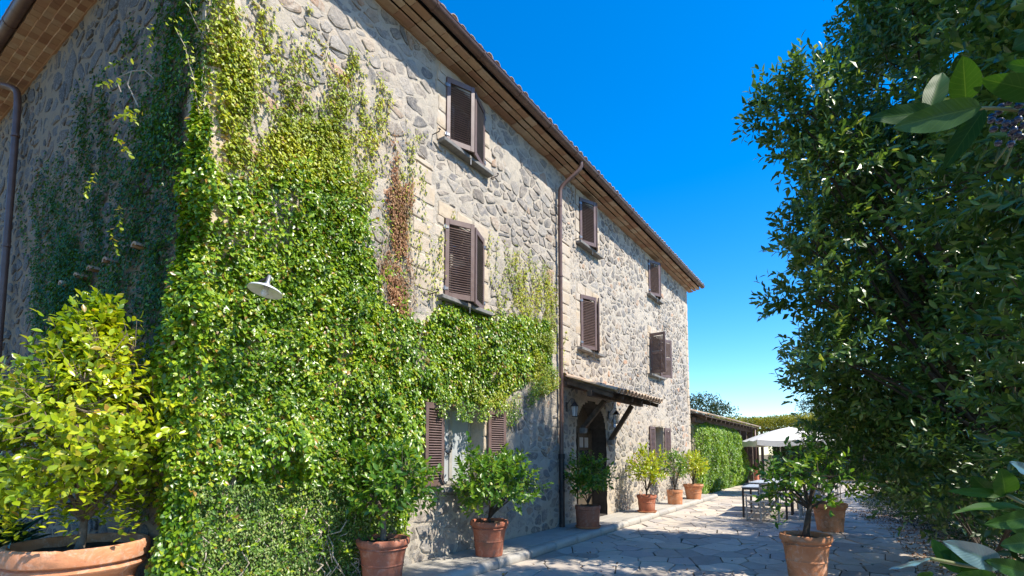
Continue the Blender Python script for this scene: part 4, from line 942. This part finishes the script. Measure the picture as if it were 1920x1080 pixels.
bush('lemon_tree','yellowish open lemon tree with forked stems right of the porch','lemon tree',(12.57,4.42,.50),(12.57,4.42,.62),(12.65,4.40,1.20),(.55,.48,.48),150,9,.085,.042,ML['camellia'],M_BARKD,.022,0,8,lg,.5,.22,.35,14)
bush('lemon_tree','thin twiggy lemon tree in the brown pot','lemon tree',(14.92,4.42,.48),(14.92,4.42,.60),(15.0,4.42,1.18),(.42,.40,.46),95,8,.08,.04,ML['lemon'],M_BARKD,.018,0,8,lg,.6,.22,.4,15)
bush('lemon_tree','bright lemon bush in the last sunlit pot by the outbuilding','lemon tree',(16.9,4.42,.54),(16.9,4.42,.66),(16.95,4.42,1.14),(.55,.5,.48),160,8,.085,.042,ML['camellia'],M_BARKD,.02,0,7,lg,.4,.22,.35,16)
bush('lemon_tree','wide dark lemon tree in the banded pot in the foreground at right','lemon tree',(7.62,.62,.52),(7.69,.57,.95),(7.71,.61,1.26),(.72,.70,.44),125,9,.088,.042,ML['lemon'],M_BARKD,.034,300,9,lg,.3,.22,.4,17,extra=[(7.3,.95,.85),(7.2,.9,.8),(7.35,.85,.78)])
bush('lemon_tree','leafy shrub in the large pot further back under the laurels','lemon tree',(12.45,.57,.50),(12.45,.57,.75),(12.3,.5,1.2),(.6,.6,.5),90,8,.09,.042,ML['laurel'],M_BARKD,.022,0,6,lg,.4,.22,.35,18)
# strap leaved plant at the left edge, succulents in the camellia pot
sp=thing('strap_leaf_plant','dark glossy strap leaved plant behind the camellia pot','plant',(1.36,6.72,.56))
n=150; ph=rng.uniform(0,6.28,n); el=rng.uniform(.35,1.3,n); D=np.stack([np.cos(ph)*np.cos(el),np.sin(ph)*np.cos(el),np.sin(el)],-1); P=np.tile([[1.36,6.72,.58]],(n,1))+D*rng.uniform(0,.25,(n,1)); leaves('foliage',P,D,np.cross(D,np.cross(np.array([0,0,1.]),D))+rdir(n)*.2,rng.uniform(.25,.42,n),rng.uniform(.035,.05,n),ML['strap'],sp,True)
n=260; P=np.array([1.2,6.35,.75])+rng.normal(size=(n,3))*np.array([.16,.22,.12]); leaves('foliage',P,rdir(n)+np.array([-.2,-.2,.3]),rdir(n)+np.array([0,0,1.]),.10,.045,ML['strap'],sp,True)
su=thing('succulent','small blue green rosette succulent in the rim of the huge pot','succulent',(1.42,6.0,.73))
n=26; ph=np.arange(n)*2.4; el=.2+np.arange(n)/n*1.1; D=np.stack([np.cos(ph)*np.cos(el),np.sin(ph)*np.cos(el),np.sin(el)],-1); leaves('rosette',np.tile([[1.30,5.99,.74]],(n,1)),D,np.cross(D,np.cross(np.array([0,0,1.]),D)),.085,.035,leaf_mat('succulent_leaf',[(0,(.14,.26,.22)),(1,(.25,.40,.34))],.1,1.,.5,.3),su,True)
# ------------------------------------------------------------------ laurels at right
def laurel(label,base,blobs,nsh,ll=.108,lw=.044,seed=1,r0=.06,singles=0,nl=11,sl=.36,inner=.30,hi=True):
    t=thing('laurel_tree',label,'laurel tree',base,0,'tall laurels along the right side'); tot=sum(b[1][0]*b[1][1]+b[1][2]*b[1][0] for b in blobs)
    tg=[b[0] for b in blobs]+[tuple(np.array(b[0])+rng.normal(size=3)*np.array(b[1])*.4) for b in blobs for _ in range(2)]
    top=(base[0],base[1],base[2]+1.4); LP=skeleton(base,top,tg,r0,M_BARKD,t)
    Cs=[];Ds=[];Ci=[];Di=[]
    for i,(c,r) in enumerate(blobs):
        n=int(nsh*(r[0]*r[1]+r[2]*r[0])/tot); C,d=crownpts(c,r,n,.62,seed+i,.42,1.6)
        Cs.append(C);Ds.append(d); ni=int(n*inner); C,d=crownpts(c,np.array(r)*.78,ni,.1,seed,0.1); Ci.append(C);Di.append(d)
    C=np.concatenate(Cs);d=np.concatenate(Ds)
    # drop shoots deep inside other blobs
    k=C[:,2]>.25; C=C[k];d=d[k]
    Dr=d*.9+np.array([0,0,.45])+rdir(len(C))*.45
    a_=shoots(C,Dr,rng.uniform(.6,1.3,len(C))*sl,nl,ll,lw,.7); leaves('foliage',*a_,ML['laurel'],t,hi,singles)
    C2=np.concatenate(Ci);d2=np.concatenate(Di);k=C2[:,2]>.3;a_=shoots(C2[k],d2[k]+rdir(k.sum())*.6,sl*1.3,nl,ll*1.3,lw*1.6,.8); leaves('inner_foliage',*a_,ML['laurel'],t,False)
    # bare long twigs poking out
    tb=MB(); off=np.array(base)
    for i in rng.choice(len(C),260,replace=False): e=C[i]+nrmz(Dr[i])*sl; q=C[i]-d[i]*.5; tb.tube([q-off,C[i]-off,e-off],[.008,.006,.003],4,False)
    tb.obj('twigs',M_BARKD,t,kind='stuff'); return t
laurel('tall dark laurel leaning over the flagstones behind the nearest lemon tree',(8.9,-1.75,0),
 [((9.3,-1.3,6.6),(1.5,1.8,2.2)),((9.4,-1.1,4.7),(1.55,1.85,1.7)),((9.5,-1.1,2.9),(1.5,1.65,1.4)),((9.1,-1.6,8.6),(1.3,1.5,1.5)),((7.7,.42,6.2),(.5,.5,.32)),((7.8,.35,5.75),(.4,.3,.2)),((7.8,.35,4.4),(.45,.4,.25)),((7.8,.36,3.65),(.4,.42,.16)),((7.9,.25,2.85),(.45,.42,.28)),((7.8,.1,5.1),(.5,.4,.4)),((10.0,-1.4,1.5),(1.6,1.2,1.0)),((10.4,.15,1.9),(.7,.5,.45)),((9.6,.2,2.7),(.5,.4,.35))],6400,seed=21,singles=300)
laurel('tall laurel at the right edge nearest the camera',(5.4,-2.7,0),
 [((5.3,-2.35,6.2),(1.8,1.6,2.2)),((5.5,-2.2,4.2),(1.8,1.45,1.7)),((5.5,-2.3,2.3),(1.6,1.35,1.4)),((6.3,-2.4,5.8),(.8,1.1,1.5)),((5.7,-2.3,1.0),(1.5,1.2,.9))],5000,seed=41,singles=300)
laurel('laurel standing behind the far terracotta pot',(13.2,-2.6,0),
 [((12.9,-2.5,4.0),(2.1,1.8,1.9)),((13.2,-2.3,2.3),(2.3,1.7,1.5)),((15.5,-2.4,2.6),(2.0,1.7,1.9)),((14.2,-2.2,1.0),(2.6,1.3,.95))],3800,seed=61,hi=False)
laurel('lower laurel at the far end of the right side',(19.5,-3.0,0),
 [((19.5,-2.9,2.6),(2.4,2.0,1.8)),((22.5,-3.2,2.6),(2.4,2.0,1.9)),((20.5,-2.7,1.1),(3.2,1.6,1.0))],2200,ll=.10,lw=.045,seed=71,nl=9,hi=False)
def shrub(name,label,cat,base,blobs,nsh,ll,lw,mat,seed,nl=8,sl=.26,singles=0,hi=False,group=None,open_=.85):
    t=thing(name,label,cat,base,0,group); LP=skeleton(base,(base[0],base[1],base[2]+.35),[b[0] for b in blobs]+[tuple(np.array(b[0])+rng.normal(size=3)*np.array(b[1])*.4) for b in blobs],.03,M_BARKD,t)
    Cs=[];Ds=[];tot=sum(b[1][0]*b[1][2] for b in blobs)
    for i,(c,r) in enumerate(blobs): C,d=crownpts(c,r,int(nsh*r[0]*r[2]/tot),.45,seed+i,.35,1.5); Cs.append(C);Ds.append(d)
    C=np.concatenate(Cs);d=np.concatenate(Ds);k=C[:,2]>.05;C=C[k];d=d[k]; a_=shoots(C,d*.8+np.array([0,0,.3])+rdir(len(C))*.5,rng.uniform(.6,1.3,len(C))*sl,nl,ll,lw,open_); leaves('foliage',*a_,mat,t,hi,singles); return t
shrub('viburnum_shrub','broad leaved viburnum shrub hanging over the edge of the flagstones','shrub',(7.9,-1.15,0),[((7.5,-.80,1.30),(.65,.50,.48)),((8.4,-1.1,1.0),(.8,.5,.7)),((6.9,-1.3,1.15),(.6,.5,.55))],230,.115,.05,ML['vibfar'],81,7,.22,200,True)
shrub('viburnum_shrub','low dark viburnum at the lower right behind the leafy branch','shrub',(5.0,-1.75,0),[((4.9,-1.75,.9),(1.0,.6,.75)),((6.2,-1.7,.7),(.9,.5,.6)),((3.9,-1.9,.9),(.7,.6,.8))],330,.10,.045,ML['vibfar'],83,8,.24,0,True)
def cover(name,label,poly,n,L,W,mat,hmax,kind='stuff'):
    Q=poly_points(poly,n); z=np.abs(rng.normal(size=n))*hmax*.5*(.4+fbm(Q,2,3,2)); P=np.stack([Q[:,0],Q[:,1],z],-1)
    D,Nn,S=leaf_frame(rdir(n)*np.array([1,1,.5])+np.array([0,0,.1]),rdir(n)*.6+np.array([0,0,1.])); T,F=TL_V,TL_F; L=rng.uniform(.6,1.2,n)*L; 
    V=P[:,None]+D[:,None]*(T[None,:,0:1]*L[:,None,None])+S[:,None]*(T[None,:,1:2]*W)+Nn[:,None]*(T[None,:,2:3]*L[:,None,None])
    o=link(name,fastmesh(name,V.reshape(-1,3),(F[None]+(np.arange(n)*5)[:,None,None]).reshape(-1,3)),None,mat,label=label,cat=name.replace('_',' '),kind=kind); return o
cover('ground_cover','dark low creeping plants under the laurels',[(7.6,-1.35),(10.5,-1.2),(13.2,-1.0),(16,-.2),(19,.1),(24,-.5),(24,-2.4),(4,-2.6),(4,-1.5)],26000,.05,.028,ML['cover'],.30)
cover('leaf_litter','brown fallen leaves along the shaded edge of the flagstones',[(5.5,-.9),(7,-.6),(10,-.55),(13,-.4),(15,.0),(17,.35),(17,-.6),(13,-1.8),(8,-2.0),(5,-2.0)],4200,.06,.028,ML['dead'],.025)
cover('fallen_leaves','few scattered dry leaves lying on the flagstones',[(4.8,.2),(9,-.2),(13,.3),(16,4.0),(6,4.1),(4.4,3.5)],150,.06,.03,ML['dead'],.02)
fl=leaves('fallen_leaf',np.array([[5.62,3.9,.02]]),np.array([[1.,.4,.1]]),np.array([[.1,.2,1.]]),np.array([.09]),np.array([.05]),leaf_mat('yellow_leaf',[(0,(.5,.36,.03)),(1,(.5,.36,.03))],.2),None,True,kind=None); fl['label']='single yellow fallen leaf on the flagstones by the near kerb'; fl['category']='leaf'
# ------------------------------------------------------------------ near viburnum branches
def bigleaf(par,b,t,wd,mat,roll):
    b,t=Vector(b),Vector(t); L=(t-b).length; d=(t-b)/L; view=(Vector((0,0,1.6))-b).normalized(); nn=(view-d*view.dot(d)).normalized(); nn=(Matrix.Rotation(roll,3,d)@nn)
    s=nn.cross(d); nu,nv=14,8; V=[];F=[];U=[]; cu=random.uniform(-.10,.16)
    for i in range(nu+1):
        u=i/nu; hw=wd*.5*(math.sin(math.pi*min(1,u**.80*.995+.005))**.72)*(1 if u<.97 else .6); 
        for j in range(nv+1):
            v=j/nv*2-1; z=abs(v)*hw*.28-cu*L*(u-.45)**2*1.2+math.sin(u*15+v*2)*.0012*abs(v)
            V.append(b+d*(u*L)+s*(v*hw)+nn*z-Vector(par.location)); U.append((u,v))
    for i in range(nu):
        for j in range(nv): F.append((i*(nv+1)+j,(i+1)*(nv+1)+j,(i+1)*(nv+1)+j+1,i*(nv+1)+j+1))
    me=bpy.data.meshes.new('leaf'); me.from_pydata(V,[],F); uv=me.uv_layers.new(name='UVMap')
    for lp in me.loops: uv.data[lp.index].uv=U[lp.vertex_index]
    me.polygons.foreach_set('use_smooth',[True]*len(F)); link('leaf',me,par,mat)
TOP =[((0.996, -0.157, 2.125), (0.937, -0.148, 2.164), 0.038),((0.965, -0.11, 2.11), (1.022, -0.137, 2.204), 0.031),((0.97, -0.117, 2.112), (0.844, -0.029, 2.061), 0.027),((0.981, -0.168, 2.105), (0.837, -0.052, 2.036), 0.039),((0.998, -0.177, 2.109), (1.008, -0.127, 2.035), 0.03),((1.009, -0.247, 2.111), (0.979, -0.172, 2.146), 0.036),((1.086, -0.265, 2.189), (1.116, -0.227, 2.236), 0.02),((1.117, -0.269, 2.141), (1.052, -0.208, 2.141), 0.016),((1.056, -0.225, 2.222), (1.082, -0.268, 2.247), 0.031),((1.078, -0.24, 2.099), (1.108, -0.275, 2.025), 0.035),]
BOT =[((1.048, -0.201, 1.521), (0.922, -0.104, 1.525), 0.018),((1.097, -0.186, 1.534), (1.071, -0.112, 1.538), 0.016),((1.096, -0.185, 1.532), (1.062, -0.176, 1.574), 0.034),((1.111, -0.171, 1.534), (1.091, -0.146, 1.561), 0.029),((0.991, -0.158, 1.441), (0.891, -0.088, 1.482), 0.032),((0.999, -0.134, 1.434), (0.993, -0.091, 1.454), 0.029),((0.908, -0.073, 1.456), (0.827, -0.023, 1.45), 0.006),((1.071, -0.211, 1.469), (1.013, -0.159, 1.467), 0.03),((1.191, -0.24, 1.558), (1.164, -0.204, 1.584), 0.02),((1.012, -0.188, 1.432), (0.951, -0.136, 1.453), 0.024),((1.127, -0.227, 1.503), (1.056, -0.154, 1.49), 0.028),((0.985, -0.111, 1.427), (1.01, -0.083, 1.47), 0.022),((1.176, -0.223, 1.468), (1.15, -0.188, 1.503), 0.028),((0.96, -0.147, 1.429), (0.928, -0.099, 1.434), 0.023),((0.938, -0.077, 1.432), (0.918, -0.046, 1.42), 0.014),]
vb=thing('viburnum_branches','near viburnum with large dark oval leaves and black berries at the right edge','shrub',(1.45,-.62,0))
vo=Vector(vb.location)
m=MB(); m.tube([Vector((1.5,-.68,0))-vo,Vector((1.48,-.62,.7))-vo,Vector((1.40,-.50,1.35))-vo,Vector((1.36,-.46,1.9))-vo,Vector((1.38,-.5,2.5))-vo],[.02,.017,.014,.011,.006],8); m.obj('stem',M_BARK,vb,smooth=True)
def twig(pts,r0=.0028): MB().tube(smooth_path([Vector(p)-vo for p in pts],2),[r0]*1*0 or r0,6).obj('branch',M_TWIGG,vb,smooth=True)
M_TWIGG=simple('green_twig',(.10,.13,.04),(.16,.15,.06),40,.6)
twig([(1.36,-.46,2.0),(1.102,-.279,2.119),(1.049,-.218,2.121),(1.009,-.176,2.117),(.967,-.112,2.109)]); twig([(1.40,-.50,1.40),(1.117,-.248,1.514),(1.075,-.206,1.519),(1.097,-.186,1.534)]); twig([(1.42,-.52,1.3),(1.083,-.217,1.403),(1.018,-.162,1.437),(.999,-.134,1.434),(.934,-.075,1.452)])
for b,t,w_ in TOP: bigleaf(vb,b,t,w_,ML['vib'],random.uniform(-.25,.25))
for (x_,y_,z_) in [(1.03,-.40,2.38),(1.05,-.46,1.85)]:  # extra leaves added out of view towards the sun to shade the near ones
    for _ in range(26):
        b=Vector((x_+random.uniform(-.14,.12),y_+random.uniform(-.12,.05),z_+random.uniform(-.10,.22))); d=Vector((random.uniform(-1,.6),random.uniform(-.6,.3),random.uniform(-.5,.3))).normalized(); bigleaf(vb,b,b+d*.09,.045,ML['vib'],random.uniform(-1,1))
M_SHEEN=leaf_mat('sky_sheen_leaf',[(0,(.05,.11,.13)),(1,(.08,.16,.18))],.1,1.,.3,.8,vein=True)  # bluish leaf colour paints the sky's sheen on a few leaves
for i,(b,t,w_) in enumerate(BOT): bigleaf(vb,b,t,w_,M_SHEEN if i in(4,6,8) else ML['vib'],random.uniform(-.6,.6) if i!=0 else 1.0)
for _ in range(46):   # the rest of the shrub beyond the frame
    b=Vector((1.42,-.60,random.uniform(.6,2.5)))+Vector((random.uniform(-.1,.35),random.uniform(-.35,0.),0)); d=Vector((random.uniform(-.6,1),random.uniform(-1,.1),random.uniform(-.4,.6))).normalized(); bigleaf(vb,b,b+d*.085,.04,ML['vib'],random.uniform(-1,1))
M_BERRY=simple('black_berry',(.012,.012,.03),(.03,.03,.06),30,.25,0.,.1,.001,.6)
bm_=MB().lathe([(0,-.0055),(.0038,-.004),(.0052,0),(.0038,.004),(0,.0055)],10).mesh('berry',True)
bm_.materials.append(M_BERRY)
for k in range(30): link('berry',bm_,vb,None,loc=tuple(Vector((1.055,-.215,2.112))-vo+Vector((random.gauss(0,.013),random.gauss(0,.013),random.gauss(0,.022)))),rot=(random.random()*3,random.random()*3,0))
for b,t in(((1.06,-.23,2.105),(1.08,-.21,2.05)),((1.07,-.235,2.105),(1.09,-.2,2.06)),((1.07,-.24,2.11),(1.05,-.21,2.06))): twig([b,t],.0015)
# ------------------------------------------------------------------ table, chairs, parasols
def table(x0,x1,y0,y1,lab,z=.74):
    t=thing('garden_table',lab,'table',((x0+x1)/2,(y0+y1)/2,0.01),0,'garden tables under the parasols'); hx,hy=(x1-x0)/2,(y1-y0)/2
    MB().b2((-hx,-hy,z-.03),(hx,hy,z)).obj('tabletop',M_TABLETOP,t,bevel=.004); a=MB(); a.b2((-hx+.01,-hy+.01,z-.075),(hx-.01,-hy+.035,z-.031)); a.b2((-hx+.01,hy-.035,z-.075),(hx-.01,hy-.01,z-.031)); a.b2((-hx+.01,-hy+.035,z-.075),(-hx+.035,hy-.035,z-.031)); a.b2((hx-.035,-hy+.035,z-.075),(hx-.01,hy-.035,z-.031)); a.obj('apron',M_DARKM,t)
    for sx in(-1,1):
        for sy in(-1,1): MB().b2((sx*(hx-.03)-.022,sy*(hy-.03)-.022,0),(sx*(hx-.03)+.022,sy*(hy-.03)+.022,z-.076)).obj('leg',M_DARKM,t)
table(13.80,14.95,1.46,2.46,'nearest black legged table beside the director chair'); table(15.15,16.5,1.46,2.5,'middle black legged table behind the nearest one',.78); table(17.0,18.6,1.2,2.3,'farthest black legged table under the parasols',.76)
def director():
    t=thing('director_chair','','chair',(0,0,0.01),0,'director chairs round the tables'); w_,d_=.26,.21   # faces +x
    for s in(-1,1):
        MB().b2((-d_-.015,s*w_-.014,0),(-d_+.015,s*w_+.014,.88)).obj('back_post',M_CHAIR,t,bevel=.003)
        MB().b2((d_-.015,s*w_-.014,0),(d_+.015,s*w_+.014,.58)).obj('front_post',M_CHAIR,t,bevel=.003)
        MB().tube([(-d_-.01,s*w_,.60),(-d_+.12,s*w_,.597),(0.05,s*w_,.585),(d_+.05,s*w_,.60)],.018,6).obj('armrest',M_CHAIR,t,smooth=True)
        MB().b2((-d_+.016,s*w_-.01,.425),(d_-.016,s*w_+.01,.465)).b2((-d_+.016,s*w_-.01,.26),(d_-.016,s*w_+.01,.29)).obj('rail',M_CHAIR,t)
    for x in(-d_*.75,d_*.75):
        MB().bar((x,-w_+.015,.03),(x,w_-.015,.43),.022,.035,(1,0,0)).bar((x+.024,-w_+.015,.43),(x+.024,w_-.015,.03),.022,.035,(1,0,0)).obj('crossed_leg',M_CHAIR,t)
    m=MB(); n=8
    V=[(x,-w_+2*w_*j/n,.462-.022*math.sin(math.pi*j/n)) for x in(-d_,d_) for j in range(n+1)]; V+=[(a,b,c-.004) for a,b,c in V]; k=n+1
    m.add(V,[(j,j+1,k+j+1,k+j) for j in range(n)]+[(2*k+j+1,2*k+j,3*k+j,3*k+j+1) for j in range(n)]); m.obj('seat',M_CANVASB,t)
    m=MB(); V=[(-d_-.016-.03*math.sin(math.pi*j/n),-w_+2*w_*j/n,z) for z in(.67,.86) for j in range(n+1)]; V+=[(a-.004,b,c) for a,b,c in V]
    m.add(V,[(j,j+1,k+j+1,k+j) for j in range(n)]+[(2*k+j+1,2*k+j,3*k+j,3*k+j+1) for j in range(n)]); m.obj('backrest',M_CANVASB,t); return t
ch=director(); ch.location=(13.29,1.93,.01); ch.rotation_euler=(0,0,math.atan2(.79,.61)); ch['label']='beige director chair seen from behind in front of the nearest table'
def dup(r0,loc,rz,label):
    r=r0.copy(); COL.objects.link(r); r.location=loc; r.rotation_euler=(0,0,rz); r['label']=label
    for c in r0.children:
        d=c.copy(); COL.objects.link(d); d.parent=r
        for g in c.children: e=g.copy(); COL.objects.link(e); e.parent=d
    return r
dup(ch,(14.35,1.05,.01),R(92),'director chair half hidden by the nearest lemon tree'); dup(ch,(15.5,.98,.01),R(80),'director chair on the right side of the middle table'); dup(ch,(17.6,.75,.01),R(85),'director chair on the right side of the farthest table'); 
def parasol(x,y,rz,half,zb,zt,lab):
    t=thing('parasol',lab,'parasol',(x,y,0.01),rz,'white square parasols over the tables'); MB().tube([(0,0,.05),(0,0,zt-.02)],.022,10).obj('pole',M_CHAIR,t,smooth=True); MB().b2((-.28,-.28,0),(.28,.28,.07)).obj('base',M_SILL,t,bevel=.01)
    K=6; V=[];F=[]; cs=[(half,half),(0,half),(-half,half),(-half,0),(-half,-half),(0,-half),(half,-half),(half,0)]
    for i in range(K+1):
        u=i/K
        for j in range(32):
            a=j/32*8; k0=int(a)%8; f_=a-int(a); p0,p1=cs[k0],cs[(k0+1)%8]; px,py=p0[0]*(1-f_)+p1[0]*f_,p0[1]*(1-f_)+p1[1]*f_
            z=zt-(zt-zb)*(u**1.35)-.035*math.sin(math.pi*u)*0; sag=-.06*u*math.sin(math.pi*f_); V.append((px*u,py*u,z+sag*0+.045*math.sin(math.pi*f_)*u*(-1)))
    for i in range(K):
        for j in range(32): F.append((i*32+j,(i+1)*32+j,(i+1)*32+(j+1)%32,i*32+(j+1)%32))
    MB().add(V,F).obj('canopy',M_CANVASW,t,auto=30)
    lastr=V[-32:]; v2=[(x_,y_,z_) for x_,y_,z_ in lastr]+[(x_*1.005,y_*1.005,z_-.20-.012*math.sin(j*2.1)) for j,(x_,y_,z_) in enumerate(lastr)]
    MB().add(v2,[(j,(j+1)%32,32+(j+1)%32,32+j) for j in range(32)]).obj('valance',M_CANVASW,t)
    for c_ in cs: MB().bar((0,0,zt-.08),(c_[0]*.98,c_[1]*.98,zb-.03),.018,.025).obj('rib',M_CHAIR,t)
    MB().lathe([(.0,.03),(.03,.02),(.04,-.02),(.0,-.03)],10,(0,0,zt)).obj('finial',M_CANVASW,t)
parasol(21.7,2.15,R(20),1.38,2.02,2.50,'nearer white square parasol with hanging valance'); parasol(28.2,3.2,R(12),1.4,2.18,2.66,'second white parasol just behind and left of the nearer one')
# ------------------------------------------------------------------ outbuilding
ob=thing('outbuilding','low outbuilding with clay tiled roof and ivy covered front beyond the farmhouse','outbuilding',(25,YF,0))
oo=Vector(ob.location); Q_=lambda p:tuple(Vector(p)-oo)
MB().b2(Q_((19.12,5.10,0)),Q_((27.2,5.4,2.95))).obj('wall',M_MORTAR,ob); MB().b2(Q_((27.2,7.5,0)),Q_((31.5,7.6,3.0))).b2(Q_((19.12,9.6,0)),Q_((31.5,9.9,3.4))).obj('wall',M_ROOT,ob)
zl,yl,yr=2.86,4.52,10.0; m=MB(); sr=.30
V=[Q_(p) for p in((19.12,yl,zl),(31.4,yl,zl),(31.4,yr,zl+(yr-yl)*sr),(19.12,yr,zl+(yr-yl)*sr))]; V+=[(a,b,c+.03) for a,b,c in V]; m.add(V,[(0,1,2,3),(4,7,6,5),(0,4,5,1),(1,5,6,2),(3,2,6,7),(0,3,7,4)]); orf=m.obj('roof',M_WOOD,ob)
bulk=MB(); x=19.25; i=0
while x<31.4:
    for r_ in range(7):
        y=yl-.05+r_*.38; V,F=barrel(Q_((x+random.uniform(-.012,.012),y,zl+.085+(y-yl)*sr)),(0,1,sr),.085,.44)
        if r_==0: me=bpy.data.meshes.new('tile'); me.from_pydata([Vector(v) for v in V],[],F); link('tile',me,orf,M_TILE)
        else: bulk.add(V,F)
    x+=.20
bulk.obj('roof_tiles',M_TILE,orf,kind='stuff')
for x in np.arange(19.4,31.3,.8): MB().bar(Q_((x,yl+.02,zl-.06)),Q_((x,5.4,zl-.06+.88*sr)),.08,.10).obj('rafter',M_WOOD,ob)
MB().b2(Q_((19.12,4.86,2.66)),Q_((31.3,5.0,2.84))).obj('beam',M_WOOD,ob,bevel=.01)
for x in(27.5,29.2,30.9): MB().b2(Q_((x-.10,4.85,0.0)),Q_((x+.10,5.05,2.66))).obj('post',M_WOOD,ob,bevel=.012)
p_=MB().tube([Q_((30.3,4.62,0.72)),Q_((30.3,4.62,2.8))],.05,8).obj('downpipe',M_METAL,ob,smooth=True); MB().tube([Q_((30.3,4.62,0.0)),Q_((30.3,4.62,.75))],.12,12).obj('pipe_guard',M_ORANGE,p_,auto=40)
iv3=thing('climbing_plant','bright green creeper covering the outbuilding wall past the last pot','climbing plant',(22,5.1,0))
O3=lambda u,z,h: np.stack([u,5.10-h,z],-1)
OP=[(19.15,.0),(19.15,2.55),(20.5,2.75),(26.5,2.7),(27.5,2.4),(28.2,1.5),(28.0,.4),(27.6,0)]
Q=poly_points(OP,26000); hb=.2+.42*np.clip(fbm(Q,1.4,23,3)*1.5-.25,0,1)*np.clip(edge_dist(OP,Q)/.4+.2,0,1); hb=np.where((Q[:,0]>22.9)&(Q[:,0]<23.5)&(Q[:,1]<2.1),hb*.35,hb)
wall_leaves('foliage',Q,hb*(1-rng.random(len(Q))**2*.5),O3,OUT,.085,.055,ML['green2'],iv3)
# pergola thick with vine closing the view
pg=thing('vine_pergola','pergola with a thick yellow green vine roof at the end of the terrace','pergola',(33.2,2,0)); po=Vector(pg.location); q_=lambda p:tuple(Vector(p)-po)
MB().b2(q_((33.1,4.9,0)),q_((33.3,7.9,3.0))).obj('wall',M_ROOT,pg)
for y in(4.6,2.2,-.2,-2.6,-5): MB().b2(q_((32.4,y-.07,0)),q_((32.54,y+.07,2.75))).obj('post',M_WOOD,pg)
MB().b2(q_((32.35,-7,2.75)),q_((32.55,7.5,2.92))).obj('beam',M_WOOD,pg)
n=30000; P=np.stack([rng.uniform(31.9,35.5,n),rng.uniform(-9,7.6,n),np.zeros(n)],-1); P[:,2]=2.95+rng.random(n)**.6*(.35+.45*fbm(P[:,:2],.9,8,3)); leaves('foliage',P,rdir(n)+np.array([0,0,.3]),rdir(n)*.6+np.array([-.3,-.3,.8]),rng.uniform(.08,.16,n),.065,ML['hedge'],pg)
P=np.stack([rng.uniform(31.8,32.2,5000),rng.uniform(-9,5.4,5000),rng.uniform(2.45,3.2,5000)],-1); leaves('foliage',P,rdir(5000)+np.array([0,0,-.5]),rdir(5000)*.6+np.array([-.6,-.3,.6]),.12,.06,ML['hedge'],pg)
hd=thing('hedge','pale sunlit hedge seen under the parasols','hedge',(37,0,0)); MB().b2((-.2,-9,0),(.4,4.6,3.0)).obj('stems',M_WOOD,hd)
n=20000; P=np.stack([rng.uniform(36.2,37,n),rng.uniform(-9,4.8,n),rng.uniform(0,3.3,n)],-1); leaves('foliage',P,rdir(n),rdir(n)*.6+np.array([-.6,-.5,.6]),rng.uniform(.09,.16,n),.06,ML['pale'],hd)
def farbush(name,label,cat,base,blobs,n,L,W,mat,seed):
    t=thing(name,label,cat,base); skeleton(base,(base[0],base[1],base[2]+1.6),[b[0] for b in blobs],.16,M_BARK,t); tot=sum(b[1][0]*b[1][2] for b in blobs); Ps=[];Ns=[]
    for i,(c,r) in enumerate(blobs): C,d=crownpts(c,r,int(n*r[0]*r[2]/tot),.45,seed+i,.6,2.2); Ps.append(C);Ns.append(d)
    P=np.concatenate(Ps);d=np.concatenate(Ns); leaves('foliage',P,rdir(len(P))+d*.4,d*.5+rdir(len(P))*.6+np.array([0,0,.5]),rng.uniform(.6,1.2,len(P))*L,W,mat,t)
farbush('holm_oak','round dark oak crown rising behind the outbuilding roof','tree',(38.5,10.0,0),[((38,10.6,4.3),(2.0,2.0,1.3)),((38.5,9.3,4.7),(1.6,1.5,1.1)),((39,8.2,4.2),(1.3,1.2,.95)),((38,12.2,4.0),(1.6,1.6,1.0)),((38.4,10.2,2.9),(2.4,2.6,1.0))],8500,.19,.085,ML['oak'],101)
farbush('distant_tree','thin grey green tree far beyond the pergola','tree',(46,3.0,0),[((46,2.9,4.9),(1.1,1.1,1.0)),((46.5,2.2,4.4),(1.2,1.0,.9)),((46,1.2,4.7),(1.1,1.0,.9))],2600,.2,.07,ML['oak'],111)
farbush('distant_tree','yellow green tree at the right end of the pergola','tree',(38,-1.8,0),[((38,-1.2,4.0),(1.3,1.6,.9)),((38,-3.4,4.4),(1.6,1.8,1.2))],5000,.17,.08,ML['hedge'],121)
for o in list(bpy.data.objects):
    if o.name.startswith('small_stone'): pass
print('objects',len(bpy.data.objects))
